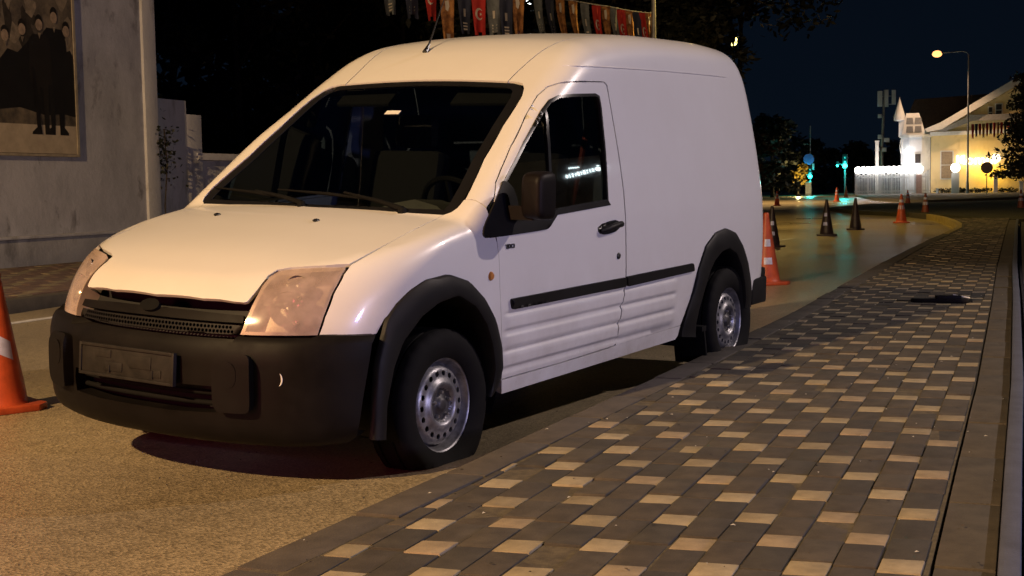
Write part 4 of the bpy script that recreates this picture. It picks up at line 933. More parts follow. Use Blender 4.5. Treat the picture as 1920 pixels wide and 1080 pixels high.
# --- cabin
mb = MB(); mb.box((-1.62, 0, 1.02), (.03, 1.42, 1.30)); mb.build('bulkhead', M['inner'], van)
mb = MB(); mb.box((-.62, 0, .44), (1.9, 1.55, .05)); mb.build('cabin_floor', M['black'], van)
ds = MB(); dp = [(-.16, 1.02), (-.30, 1.075), (-.52, 1.06), (-.66, 1.02), (-.70, .93), (-.62, .86), (-.42, .86), (-.16, .88)]
n = len(dp); ds.add([(x, -.72, z) for x, z in dp] + [(x, .72, z) for x, z in dp], [tuple(range(n)), tuple(range(n, 2*n))[::-1]] + [(i, (i+1) % n, n + (i+1) % n, n + i) for i in range(n)])
ds.build('dashboard', M['dash'], van, bevel=.02)
hd = MB(); hd.add([(x, y, z) for x, y, z in [(-.40, .16, 1.06), (-.44, .22, 1.10), (-.46, .36, 1.125), (-.46, .48, 1.10), (-.44, .56, 1.06), (-.66, .16, 1.02), (-.66, .22, 1.09), (-.66, .36, 1.115), (-.66, .48, 1.09), (-.66, .56, 1.02)]], [(0, 1, 6, 5), (1, 2, 7, 6), (2, 3, 8, 7), (3, 4, 9, 8), (5, 6, 7, 8, 9), (4, 3, 2, 1, 0)])
hd.build('instrument_hood', M['dash'], van)
sw = MB(); ring = [(.185*math.cos(a), .185*math.sin(a), 0) for a in np.linspace(0, 2*math.pi, 37)]
sw.tube(ring, .015, 8, cap=False)
for a in (.3, math.pi - .3, -math.pi/2): sw.tube([(0, 0, -.03), (.18*math.cos(a), .18*math.sin(a), 0)], .014, 6)
sw.lathe([(.001, .0), (.05, -.005), (.065, -.03), (.05, -.06)], 20)
so = sw.build('steering_wheel', M['black_trim'], van); so.matrix_local = Matrix.Translation((-.80, .36, 1.05)) @ Matrix.Rotation(math.radians(-62), 4, 'Y') @ Matrix.Rotation(math.pi/2, 4, 'Z')
for yy in (.37, -.37):
    s_ = MB(); s_.box((-1.08, yy, .70), (.50, .50, .16)); s_.box((-1.36, yy, 1.02), (.14, .46, .62), 0, Matrix.Rotation(-.22, 3, 'Y')); s_.build('front_seat', M['seat'], van, bevel=.05)
    h_ = MB(); h_.box((-1.47, yy, 1.43), (.09, .26, .18)); h_.build('head_restraint', M['seat'], van, bevel=.04)
sb = MB(); sb.tube([(-1.53, .66, 1.48), (-1.50, .62, 1.2), (-1.40, .58, .8)], .016, 6); sb.build('seat_belt', pm('belt_red', (.10, .008, .012), .8, var=.2), van)
for yy in (.36, -.36):
    vz = MB(); vz.box((-1.03, yy, 1.60), (.02, .34, .12), 0, Matrix.Rotation(-.9, 3, 'Y')); vz.build('sun_visor', M['seat'], van, bevel=.006)
# --- screen furniture: sticker, wipers, washer jets, aerial, mirrors
stk = onbody([(-.795, .10, 1.5)], CY)[0]
link('parking_sticker', panel_mesh('parking_sticker', M['sticker'], CY, [(-.795, -.055, 1.53), (-.795, .030, 1.53), (-.770, .030, 1.515), (-.770, -.055, 1.515)], sp=.02, depth=.001, off=-.003), van)
W_ = lambda x, y: topdown([(x, y, 1.2)])[0]
def wiper(pivot, elbow, tip0, tip1):
    w = MB(); P = [np.array(q) for q in (pivot, elbow)]
    w.lathe([(.001, .022), (.016, .020), (.022, 0), (.022, -.01)], 12, 'z', tuple(pivot))
    w.tube([P[0] + (0, 0, .014), P[0]*.6 + P[1]*.4 + (.0, 0, .02), P[1] + (0, 0, .016)], [.013, .010, .006], 8)
    q0, q1 = np.array(tip0), np.array(tip1); w.tube([q0 + (0, 0, .012), (q0 + q1)/2 + (0, 0, .016), q1 + (0, 0, .010)], [.004, .009, .004], 6)
    w.build('wiper', M['wiper'], van, angle=60)
W_ = lambda x, y: topdown([(x, y, 1.2)])[0]
wiper(W_(-.180, .50), W_(-.250, .12), W_(-.262, -.29), W_(-.225, .36))
wiper(W_(-.165, -.06), W_(-.250, -.42), W_(-.285, -.72), W_(-.205, -.14))
for p in O['nozzles']:
    mb = MB(); mb.sphere(tuple(p + np.array((0, 0, .003))), .012, 10, 6, .7); mb.v = [(p[0] + (x - p[0])*1.7, y, z) for x, y, z in mb.v]; mb.build('washer_jet', M['black_trim'], van)
a0 = O['antenna'][0]; an = MB()
an.tube([a0 + (.015, 0, -.006), a0 + (.0, 0, .012), a0 + (-.02, .0, .040)], [.017, .013, .006], 10); an.tube([a0 + (-.018, 0, .036), a0 + (-.055, 0, .10), a0 + (-.20, .0, .36)], [.0055, .0045, .0022], 6)
an.build('aerial', M['black_trim'], van)
for sy in (1, -1):
    mm = link('mirror_mount', panel_mesh('mirror_mount', M['plastic'], SD, chaikin(O['mirror_mount'], 1), sp=.02, depth=.02, off=.007, mirror=sy < 0), van)
    if sy < 0: continue                                   # the right-hand mirror is missing
    mb = MB()                                            # housing: rounded box, glass side to the rear
    sec = []
    for x, sc_ in ((-.560, .97), (-.550, 1.0), (-.52, 1.0), (-.475, .97), (-.450, .90), (-.436, .78), (-.430, .55)):
        ring = []
        for k in range(28):
            a = 2*math.pi*k/28; cx_, sx_ = math.cos(a), math.sin(a); e = .36
            yy = .064*sc_*math.copysign(abs(cx_)**e, cx_); zz = .105*sc_*math.copysign(abs(sx_)**e, sx_)
            ring.append((x + .020*(yy/.1) + .012, sy*(.998 + yy), 1.160 + zz))
        sec.append(ring)
    n = 28; mb.add([q for r_ in sec for q in r_], [(i*n + k, i*n + (k+1) % n, (i+1)*n + (k+1) % n, (i+1)*n + k) for i in range(len(sec)-1) for k in range(n)] + [tuple(range((len(sec)-1)*n, len(sec)*n))])
    mb.box((-.490, sy*.925, 1.085), (.075, .14, .060))
    mi = mb.build('wing_mirror', M['mirror_black'], mm, angle=50)
    g = MB(); g.add([(-.550 + .02*((y - .998)/.1), sy*y, z) for y, z in ((.947, 1.075), (1.049, 1.075), (1.049, 1.245), (.947, 1.245))], [(0, 1, 2, 3)]); g.build('mirror_glass', M['mirror'], mi)
# ---------------------------------------------------------------- lamps
def point_light(name, loc, col, watts, r, parent=None, aim=None, cone=120, blend=.6):
    l = bpy.data.lights.new(name, 'POINT' if aim is None else 'SPOT'); l.energy = watts; l.color = col; l.shadow_soft_size = r
    o = bpy.data.objects.new(name, l); COL.objects.link(o); o.location = tuple(loc)
    if parent: o.parent = parent
    if aim is not None:
        l.spot_size = math.radians(cone); l.spot_blend = blend
        o.rotation_euler = Vector(tuple(map(float, aim))).to_track_quat('-Z', 'Y').to_euler()
    return o
def street_lamp(head, base_xy, col, watts, label, glow=60, r=.12, aim=(0, 0, -1), cone=140, blend=.6):
    h = np.array(head); b = np.array((base_xy[0], base_xy[1], 0.)); d = h - b; L_ = math.hypot(d[0], d[1]); az = math.atan2(d[1], d[0])
    root = empty('street_lamp', b, az, label, 'street lamp', 'street lamps along the road')
    mb = MB(); mb.tube([(0, 0, 0), (0, 0, .9), (0, 0, 1.0), (0, 0, h[2] - .1)], [.10, .095, .075, .05], 12); mb.build('pole', M['pole'], root, angle=60)
    mb = MB(); mb.tube([(0, 0, h[2] - .15), (.12, 0, h[2] + .08), (.4, 0, h[2] + .16), (max(L_ - .3, .5), 0, h[2] + .12)], .03, 8); mb.build('arm', M['pole'], root, angle=60)
    mb = MB(); mb.box((L_, 0, h[2] + .13), (.70, .26, .10)); hd = mb.build('lamp_head', M['pole'], root, bevel=.04)
    mb = MB(); mb.sphere((L_, 0, h[2] + .07), .13 if glow < 100 else .34, 16, 8, .7); mb.build('lamp_glass', emis('lamp_glow', col, 60) if glow < 100 else emis('sodium_glow', (1.0, .42, .13), 2.4), hd)
    av = np.array(aim, float); av = np.array((av[0]*math.cos(-az) - av[1]*math.sin(-az), av[0]*math.sin(-az) + av[1]*math.cos(-az), av[2]))
    point_light('lamp_light', (L_, 0, h[2] - (.14 if glow < 100 else .4)), col, watts, r, root, av, cone, blend)
    return root
street_lamp(KEY_LAMP[0], (KEY_LAMP[0][0] + .6, KEY_LAMP[0][1] - 5.6), KEY_LAMP[1], KEY_LAMP[2], 'tall street lamp on the left pavement ahead of the van', aim=(-12.6, 2.6, -8.0), cone=108, blend=.5)
street_lamp(SIDE_LAMP[0], (SIDE_LAMP[0][0] - .5, SIDE_LAMP[0][1] + 2.4), SIDE_LAMP[1], SIDE_LAMP[2], 'tall floodlight mast on the verge beyond the paved footway', aim=(13.6, -12.6, -12.0), cone=62, blend=.9)
rb_ = at(1228, 300, 35)
street_lamp(REAR_LAMP[0], rb_[:2], REAR_LAMP[1], REAR_LAMP[2], 'street lamp behind the van with the pennant string tied to its pole')
fl = at(1757, 103, 93); fb = gp(1813, 367)
fb = at(1814, 362, 93)
street_lamp(fl, fb[:2], (1.0, .62, .34), FAR_LAMP_W, 'lit street lamp on a tall slim pole before the yellow house', glow=160)
ml = (-63.0, -27.0, 8.8); street_lamp(ml, (-66, -31), (1.0, .66, .30), 11000, 'street lamp at the far left bend of the road')
# red and blue lamps on added stands, in place of unseen police lights
def beacon(loc, col, watts, label, r_=.35):
    root = empty('added_beacon', loc, 0, label, 'beacon', 'added lamps standing in for unseen police lights')
    mb = MB(); mb.box((0, 0, -loc[2] + .02), (.36, .36, .04)); mb.tube([(0, 0, -loc[2] + .04), (0, 0, -.12)], .02, 8); mb.build('stand', M['plastic'], root)
    mb = MB(); mb.lathe([(.001, .10), (.05, .085), (.07, .04), (.075, -.05), (.08, -.12), (.001, -.12)], 20); mb.build('dome', emis('beacon_glow', col, 4), root)
    point_light('beacon_light', (0, 0, .16 + r_*.8), col, watts, r_, root)
beacon((5.2, .6, .75), (1.0, .12, .24), 150, 'added red beacon on a stand ahead of the van, for unseen police lights')
beacon((1.0, 8.4, .85), (.26, .30, 1.0), 380, 'added blue beacon on a stand beyond the footway, for unseen police lights')

# ---------------------------------------------------------------- traffic cones
def cone_mats():
    M['cone'] = pm('cone_plastic', (.52, .088, .030), .45, var=.35, vscale=9, detail=8, bump=.1, bscale=90, bdist=.002)
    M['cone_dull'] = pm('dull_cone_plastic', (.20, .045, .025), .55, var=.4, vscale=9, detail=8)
    M['cone_dark'] = pm('backlit_cone_plastic', (.030, .018, .022), .5, var=.4, vscale=9, detail=8)  # near-black: the shade of backlit cones put into the colour
    M['tape'] = pm('reflective_tape', (.52, .57, .92), .4, var=.25, vscale=20)
cone_mats()
def band_patch(r0, h0, r1, h1, a0, a1, off=.004, n=8, skew=0.):
    vs = []
    for j in range(2):
        for k in range(n + 1):
            a = a0 + (a1 - a0)*k/n; hh = (h0, h1)[j] + skew*(k/n - .5); rr = (r0, r1)[j] + off
            vs.append((rr*math.cos(a), rr*math.sin(a), hh))
    return vs, [(k, k + 1, n + 2 + k, n + 1 + k) for k in range(n)]
def cone(loc, H, label, mat='cone', bands='rings', face=0.):
    root = empty('traffic_cone', loc, 0, label, 'traffic cone', 'traffic cones closing off the lane')
    k = H/.75
    mb = MB(); mb.lathe([(.150*k, .035*k), (.138*k, .05*k), (.134*k, .09*k), (.030*k, .715*k), (.030*k, .74*k), (.022*k, .75*k), (.016*k, .745*k), (.016*k, .70*k)], 28); mb.build('cone_body', M[mat], root, angle=50)
    mb = MB(); w = .205*k; c = .07*k
    mb.prism([(w, w - c), (w - c, w), (-w + c, w), (-w, w - c), (-w, -w + c), (-w + c, -w), (w - c, -w), (w, -w + c)], 0, .036*k); o = mb.build('cone_base', M[mat], root, bevel=.010*k); o.rotation_euler = (0, 0, face + .35)
    rad = lambda h: .134*k + (.030 - .134)*k*(h - .09*k)/(.625*k)
    def patch(h0, h1, a0, a1, skew=0): 
        vs, fs = band_patch(rad(h0*k), h0*k, rad(h1*k), h1*k, a0, a1, .003, 10, skew); m2 = MB(); m2.add(vs, fs); m2.build('reflective_patch', M['tape'], root, fix=False, angle=80)
    if bands == 'rings':
        for h0, h1 in ((.36, .46), (.54, .61)): patch(h0, h1, 0, 2*math.pi - .001)
    elif bands == 'patches':
        for h0, h1 in ((.215, .285), (.40, .475)): patch(h0, h1, face - .38, face + .42)
    elif bands == 'tilted': patch(.295, .395, face - .2, face + 1.0, -.06)
    return root
def to_cam(P): return math.atan2(CAM[1] - P[1], CAM[0] - P[0])
P = gp(2, 768); cone(P, .735, 'large orange cone with a crooked pale tape patch in front of the van', 'cone', 'tilted', to_cam(P))
P = gp(1437, 533); cone(P, .80, 'orange cone with two pale rectangular patches just behind the van', 'cone', 'patches', to_cam(P) + .15)
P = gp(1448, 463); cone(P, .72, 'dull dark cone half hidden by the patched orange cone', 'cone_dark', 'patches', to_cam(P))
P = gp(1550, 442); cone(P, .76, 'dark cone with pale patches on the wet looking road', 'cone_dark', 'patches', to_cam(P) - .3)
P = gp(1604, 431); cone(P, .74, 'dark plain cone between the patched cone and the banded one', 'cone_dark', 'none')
P = gp(1690, 418); cone(P, .76, 'orange cone with pale bands inside the yellow kerb bend', 'cone', 'rings')
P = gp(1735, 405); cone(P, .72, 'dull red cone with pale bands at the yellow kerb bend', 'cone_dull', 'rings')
P = gp(1702, 386); cone(P, .70, 'small far cone seen between the two banded cones', 'cone', 'rings')
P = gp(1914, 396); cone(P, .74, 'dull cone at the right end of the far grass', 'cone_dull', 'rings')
P = gp(1457, 386); cone(P, .72, 'bright orange cone on the lit strip of far road', 'cone', 'rings')
P = gp(1569, 378); cone(P, .78, 'far cone left of the green traffic light post', 'cone', 'rings')
P = gp(1586, 371); cone(P, .76, 'farthest cone at the foot of the green traffic light', 'cone', 'none')

# ---------------------------------------------------------------- things on the footway
def debris():
    P = st(5.985, 2.44, PZ + .002); root = empty('broken_trim', P, STREET_ANGLE, 'black broken plastic trim with a pale strip lying on the pavers', 'debris')
    mb = MB(); pts = [(.00, -.24), (.03, -.20), (.055, -.10), (.05, .02), (.075, .10), (.06, .21), (.02, .235), (-.03, .20), (-.05, .08), (-.03, -.02), (-.06, -.12), (-.03, -.22)]
    mb.prism([(a, b*LY) for a, b in pts], .0, .032); mb.box((.0, .05*LY, .045), (.07, .20, .03), .2); mb.build('trim_shell', M['plastic'], root, bevel=.006)
    mb = MB(); mb.box((.03, .15*LY, .050), (.022, .13, .010), .12, Matrix.Rotation(.18, 3, 'X')); mb.build('pale_strip', M['sticker'], root, bevel=.002)
    mb = MB(); mb.tube([(.0, -.24*LY, .01), (-.02, -.30*LY, .012), (.02, -.35*LY, .008)], .006, 6); mb.build('torn_cable', M['black_trim'], root)
debris()
lt = MB()
for k in range(260):
    s1 = rk.uniform(-2.4, 8); t1 = rk.uniform(kerb_t(s1) + .02, right_t(s1) + .14); P = st(s1, t1, PZ + .004); r_ = rk.uniform(.002, .007)
    a = rk.uniform(0, 6.28); vs = [(P[0] + r_*math.cos(a + q)*f_, P[1] + r_*math.sin(a + q)*f_, P[2] + h_) for q, f_, h_ in ((0, 1.6, .001), (1.5, .7, .003), (3.1, 1.4, .001), (4.6, .8, .004))]
    lt.cur = k % 3; lt.add(vs, [(0, 1, 2, 3)])
tag(lt.build('litter', [pm('pale_chip', (.6, .58, .52), .8, var=.2), pm('dry_leaf', (.09, .06, .03), .9, var=.3), pm('dark_chip', (.03, .028, .025), .9, var=.3)], fix=False), kind='stuff')
rs = MB()
for k in range(900):
    s1 = rk.uniform(-3.4, 6); t1 = rk.uniform(-5.2, 1.1) if k % 3 else kerb_t(s1) - abs(rk.gauss(0, .12)); P = st(s1, t1, .001); r_ = rk.uniform(.002, .0065)
    rs.add([(P[0] + r_*math.cos(q*2.1 + k), P[1] + r_*math.sin(q*2.1 + k), P[2]) for q in range(3)] + [(P[0], P[1], r_*.9)], [(0, 1, 3), (1, 2, 3), (2, 0, 3)])
tag(rs.build('road_grit', M['kerb']), kind='stuff')

# ---------------------------------------------------------------- trees and plants
def leaf_mat(name, c): return pm(name, c, .65, var=.45, vscale=1.6, detail=6)
M['leaf_dark'] = leaf_mat('dark_leaves', (.014, .017, .008)); M['leaf_pine'] = leaf_mat('pine_needles', (.012, .014, .008)); M['leaf_brown'] = leaf_mat('autumn_leaves', (.045, .026, .013)); M['leaf_yellow'] = leaf_mat('yellow_leaves', (.45, .30, .04))
def crown_mesh(n, clumps, leaf, rng, name, mat):
    mb = MB()
    for k in range(n):
        c, r = clumps[rng.randrange(len(clumps))]
        v = Vector((rng.gauss(0, 1), rng.gauss(0, 1), rng.gauss(0, 1))).normalized()*(r*(rng.random()**.45))
        p = Vector(c) + Vector((v.x, v.y, v.z*.75)); s1 = leaf*rng.uniform(.6, 1.4)
        a = Vector((rng.gauss(0, 1), rng.gauss(0, 1), rng.gauss(0, .6))).normalized(); b = a.cross(Vector((rng.gauss(0, 1), rng.gauss(0, 1), rng.gauss(0, 1)))).normalized()
        mb.add([p - a*s1, p + b*s1*.42, p + a*s1, p - b*s1*.42], [(0, 1, 2, 3)])
    return mb.mesh(name, mat, fix=False)
def tree(loc, h, rad, label, mat='leaf_dark', n=2600, leaf=.16, seed=1, group='dark trees behind the road', z0=.35, name='broadleaf_tree', trunk_r=.16):
    rng = random.Random(seed); root = empty(name, loc, 0, label, 'tree', group)
    clumps = []; limbs = []
    for k in range(15):
        a = rng.uniform(0, 6.28); q = rng.uniform(0, 1); zz = h*(z0 + (1 - z0)*q*.92); rr = rad*(1 - abs(q - .4)*1.0)*rng.uniform(.25, .95)
        c = (rr*math.cos(a), rr*math.sin(a), zz); clumps.append((c, rad*rng.uniform(.26, .46))); limbs.append(c)
    mb = MB(); top = (rng.uniform(-.2, .2), rng.uniform(-.2, .2), h*.8)
    mb.tube([(0, 0, 0), (.05, .03, h*.25), (top[0]*.5, top[1]*.5, h*.5), top], [trunk_r, trunk_r*.8, trunk_r*.55, .03], 9)
    for c in limbs[:9]:
        z1 = min(c[2]*.75, h*.7); mb.tube([(top[0]*.4, top[1]*.4, z1), (c[0]*.5, c[1]*.5, (z1 + c[2])/2 + .1), c], [trunk_r*.4, trunk_r*.25, .02], 6)
    mb.build('trunk', M['bark'], root, angle=60)
    link('crown', crown_mesh(n, clumps, leaf, rng, 'crown', M[mat]), root)
    return root
def gxy(px, depth): q = at(px, 350, depth); return (q[0], q[1], 0)
tree(gxy(335, 42), 9.5, 3.4, 'dark tree behind the garden wall beside the plaster building', seed=2, n=4200, z0=.2)
tree(gxy(455, 40), 10.5, 3.4, 'dark tree behind the garden wall above the bonnet', seed=3, n=4200, z0=.2)
tree(gxy(600, 44), 12.0, 3.8, 'tall dark tree behind the garden wall above the windscreen', seed=4, n=4200, z0=.15)
tree(gxy(760, 46), 13, 4.0, 'tall dark tree behind the van roof left of the pennants', seed=5, n=3600, z0=.15)
tree(gxy(930, 40), 11, 3.4, 'tall dark tree behind the darkest pennants', seed=6, n=3600)
tree(gxy(1090, 44), 12, 3.6, 'tall dark tree behind the brightest pennants', seed=7, n=3600)
tree(gxy(1300, 46), 10.0, 3.0, 'dark spreading tree above the rear of the van roof', seed=8, n=6500, z0=.5)
tree(gxy(1385, 52), 13.0, 4.6, 'dark tree reaching over the night sky right of the van', seed=12, n=5200, z0=.62, leaf=.2, trunk_r=.15)
for i, (px, dd, hh, rr, mt, lb_) in enumerate(((1408, 92, 5.6, 2.3, 'leaf_brown', 'brownish tree right behind the van at the far road'), (1448, 100, 6.8, 2.4, 'leaf_dark', 'dark tree left of the tall signal mast'), (1490, 118, 5.6, 2.8, 'leaf_dark', 'dark tree behind the yellow lit shrub'), (1545, 122, 5.0, 3.0, 'leaf_dark', 'low dark tree between the two green lights'), (1600, 126, 4.6, 2.8, 'leaf_dark', 'low dark tree left of the white fence'), (1655, 128, 5.0, 3.0, 'leaf_dark', 'dark tree behind the glowing globe lamps'))):
    tree(gxy(px, dd), hh, rr, lb_, mt, 1800, .26, 20 + i, z0=.12)
rng = random.Random(77); cl_ = []
for k in range(90):
    px = rng.uniform(250, 1330); q = gxy(px, rng.uniform(50, 60)); cl_.append(((q[0], q[1], rng.uniform(1, 15)), rng.uniform(1.6, 3.2)))
tag(link('woods', crown_mesh(15000, cl_, .55, rng, 'woods', M['leaf_dark'])), kind='stuff')
# yellow lit shrub: small leafy crown with an uplight
q = gxy(1497, 103); root = empty('lit_shrub', q, 0, 'yellow shrub lit from below beside the signal mast', 'shrub')
rng = random.Random(5)
cl_ = [((.35, 0, 2.2), .45), ((-.1, 0, 1.75), .50), ((-.45, 0, 1.35), .50), ((.1, .2, 1.2), .45), ((.3, .1, 1.7), .4)]
ax_ = np.array([CAM_R[0][0], CAM_R[0][1], 0]); cl_ = [((c[0]*ax_[0], c[0]*ax_[1], c[2]), r) for c, r in cl_]
link('crown', crown_mesh(320, cl_, .20, rng, 'crown', M['leaf_yellow']), root)
mb = MB(); mb.tube([(0, 0, 0), (0, 0, 1.9)], .05, 6); mb.build('trunk', M['bark'], root)
tq = CAM - np.array(q); tq = tq/np.linalg.norm(tq)
mb = MB(); mb.box((tq[0]*2, tq[1]*2, .1), (.3, .3, .2)); mb.build('uplight', M['plastic'], root); point_light('uplight_lamp', (tq[0]*2, tq[1]*2, .5), (1, .78, .30), 420, .1, root)
# pine at the right edge, hanging over the yellow house
def pine(loc, label):
    rng = random.Random(11); root = empty('pine_tree', loc, 0, label, 'tree'); mb = MB(); mb.tube([(0, 0, 0), (.1, 0, 2), (.0, .1, 4.5), (.05, 0, 7)], [.16, .13, .09, .04], 8)
    cr = MB()
    for lvl in range(16):
        z = 1.15 + lvl*.33; R_ = (2.0 - .075*lvl)*(1.0 if lvl % 3 else 1.25)
        for k in range(6):
            a = k*1.05 + lvl*.7 + rng.uniform(-.2, .2); L_ = R_*rng.uniform(.6, 1.05); tip = Vector((math.cos(a)*L_, math.sin(a)*L_, z - .12 + rng.uniform(-.15, .35)))
            b0 = Vector((0, 0, z)); mb.tube([b0, (b0 + tip)/2 + Vector((0, 0, .08)), tip], [.035, .022, .008], 5)
            for _ in range(64):
                t = rng.uniform(.25, 1.05); p = b0.lerp(tip, t) + Vector((rng.gauss(0, .11), rng.gauss(0, .11), rng.gauss(.04, .09)))
                d = Vector((rng.gauss(0, 1), rng.gauss(0, 1), rng.gauss(.3, .7))).normalized(); n_ = d.cross(Vector((rng.gauss(0, 1), rng.gauss(0, 1), rng.gauss(0, 1)))).normalized(); s1 = rng.uniform(.13, .27)
                cr.add([p - d*s1*.2, p + n_*s1*.28, p + d*s1, p - n_*s1*.28], [(0, 1, 2, 3)])
    mb.build('trunk', M['bark'], root, angle=60); cr.build('crown', M['leaf_pine'], root, fix=False)
pine(gxy(1935, 66), 'dark pine tree at the right covering part of the yellow house')
# creeper at the corner of the plaster building
q = st(13.62, WT + .02, 0); root = empty('climbing_plant', q, 0, 'small leafy creeper on the corner beside the drain pipe', 'plant')
rng = random.Random(9); cr = MB()
for k in range(150):
    p = Vector((rng.gauss(0, .16), rng.gauss(.05, .07), 1.85 + rng.gauss(0, .26))); d = Vector((rng.gauss(0, 1), rng.gauss(0, .6), rng.gauss(-.4, .5))).normalized(); n_ = d.cross(Vector((rng.gauss(0, 1), 1, rng.gauss(0, 1)))).normalized(); s1 = rng.uniform(.05, .10)
    cr.add([p, p + d*s1*.5 + n_*s1*.35, p + d*s1, p + d*s1*.5 - n_*s1*.35], [(0, 1, 2, 3)])
cr.build('foliage', M['leaf_dark'], root, fix=False)
mb = MB(); mb.tube([(0, 0, .1), (.04, .02, .9), (-.03, .03, 1.6), (.02, .04, 2.2)], .012, 5); mb.build('stem', M['bark'], root)

# ---------------------------------------------------------------- pennants on the string behind the van
def flag_mats():
    M['flag_red'] = pm('red_flag_cloth', (.42, .022, .02), .85, var=.25, vscale=5); M['flag_navy'] = pm('navy_flag_cloth', (.020, .026, .06), .85, var=.3, vscale=5)
    M['flag_gold'] = pm('printed_flag_cloth', (.40, .19, .06), .85, col2=(.10, .035, .015), vscale=7, detail=7); M['flag_grey'] = pm('grey_flag_cloth', (.15, .17, .19), .85, var=.45, vscale=6); M['flag_mark'] = pm('flag_print', (.62, .58, .52), .85, var=.2)
    M['string'] = pm('white_string', (.5, .5, .48), .8, var=.2)
flag_mats()
RIGHTV = np.array([CAM_R[0][0], CAM_R[0][1], 0]); RIGHTV = RIGHTV/np.linalg.norm(RIGHTV); FWD = np.array([-RIGHTV[1], RIGHTV[0], 0])
if FWD @ CAM_R[2] < 0: FWD = -FWD
def pennant(top, w, h, kind, label, group, seed, slant=.0, marks=True):
    rng = random.Random(seed); root = empty('pennant', top, 0, label, 'pennant', group)
    nx, ny = 6, 12; ph = rng.uniform(0, 6); amp = rng.uniform(.04, .10); tw = rng.uniform(.40, .72)
    def pt(u_, v_, off=0):
        wx = w*(1 - (1 - tw)*v_)*(u_ - .5) + slant*h*v_*v_; dy = amp*math.sin(u_*6.5 + ph + v_*1.5)*(.3 + v_) + off
        return tuple(RIGHTV*wx + FWD*dy + np.array((0, 0, -h*v_ - (.10*h*(1 - abs(u_ - .5)*2)*-1 if False else 0))))
    mb = MB(); vs = [pt(i/nx, j/ny) for j in range(ny + 1) for i in range(nx + 1)]
    fs = [(j*(nx+1) + i, j*(nx+1) + i + 1, (j+1)*(nx+1) + i + 1, (j+1)*(nx+1) + i) for j in range(ny) for i in range(nx) if not (j == ny - 1 and i in (2, 3))]
    mb.add(vs, fs); mb.build('cloth', M['flag_' + kind], root, fix=False, angle=80)
    if not marks: return root
    mk = MB()
    def patch(poly): mk.add([pt(a, b, -.008) for a, b in poly], [tuple(range(len(poly)))])
    if kind == 'red':
        out = [(.5 + .30*math.cos(a), .50 + .14*math.sin(a)) for a in np.linspace(.6, 5.68, 14)] + [(.58 + .22*math.cos(a), .50 + .10*math.sin(a)) for a in np.linspace(5.4, .88, 12)]
        for i in range(12): patch([out[i], out[i+1], out[len(out) - 2 - i], out[len(out) - 1 - i]])
        patch([(.62 + .10*(1 if k % 2 == 0 else .42)*math.cos(k*math.pi/5), .50 + .045*(1 if k % 2 == 0 else .42)*math.sin(k*math.pi/5)) for k in range(10)])
    elif kind == 'navy' or kind == 'grey':
        patch([(.40, .40), (.58, .40), (.58, .58), (.40, .58)])
        for b in (.72, .79, .86): patch([(.28, b), (.72, b), (.70, b + .035), (.30, b + .035)])
    else:
        patch([(.35, .10), (.60, .08), (.66, .22), (.55, .34), (.38, .30)]); patch([(.30, .86), (.66, .86), (.62, .99), (.36, .99)])
    tag(mk.build('print', M['flag_mark'], root, fix=False), kind='stuff')
    return root
GRP = 'pennants on the string tied to the lamp pole'
fx = [(1218, 25, 'gold'), (1206, 24, 'red'), (1194, 23, 'navy'), (1180, 21, 'gold'), (1165, 18, 'red'), (1151, 15, 'grey'), (1135, 12, 'gold'), (1118, 10, 'red'), (1096, 6, 'grey'), (1074, 2, 'gold'), (1050, -1, 'gold'), (1030, -4, 'navy'), (1008, -8, 'grey')]
ordn = ['first', 'second', 'third', 'fourth', 'fifth', 'sixth', 'seventh', 'eighth', 'ninth', 'tenth', 'eleventh', 'twelfth', 'thirteenth', 'fourteenth', 'fifteenth', 'sixteenth']
desc = {'red': 'red pennant with a pale crescent', 'gold': 'brown and gold printed pennant', 'navy': 'navy pennant with pale print', 'grey': 'grey pennant with pale print'}
D_ = 34.8
spts = [at(1228, 26, D_)] + [at(x, y - 1, D_) for x, y, _ in fx] + [at(940, -22, D_)]
sr = MB(); sr.tube(spts, .012, 5); root_s = tag(sr.build('pennant_string', M['string']), 'taut pale string of pennants tied to the lamp pole', 'string')
for i, (x, y, kd) in enumerate(fx):
    pennant(at(x, y, D_), .24, 1.02, kd, '%s, %s from the lamp pole' % (desc[kd], ordn[i]), GRP, 40 + i, slant=.14)
GRP2 = 'shaded pennants on the string above the windscreen'
D2 = 24.
fx2 = [(970, -10, 'gold'), (948, -8, 'navy'), (925, -12, 'grey'), (897, -14, 'red'), (870, -16, 'navy'), (838, -6, 'gold'), (806, -42, 'red'), (770, -46, 'navy'), (729, -52, 'grey')]
sr = MB(); sr.tube([at(1000, -12, D2)] + [at(x, y - 1, D2) for x, y, _ in fx2] + [at(640, -80, D2)], .012, 5); tag(sr.build('pennant_string', M['string']), 'second pennant string running up left above the van roof', 'string')
for i, (x, y, kd) in enumerate(fx2):
    pennant(at(x, y, D2), .27, .77, kd, '%s on the shaded string, %s from its right end' % (desc[kd], ordn[i]), GRP2, 60 + i, slant=.03)
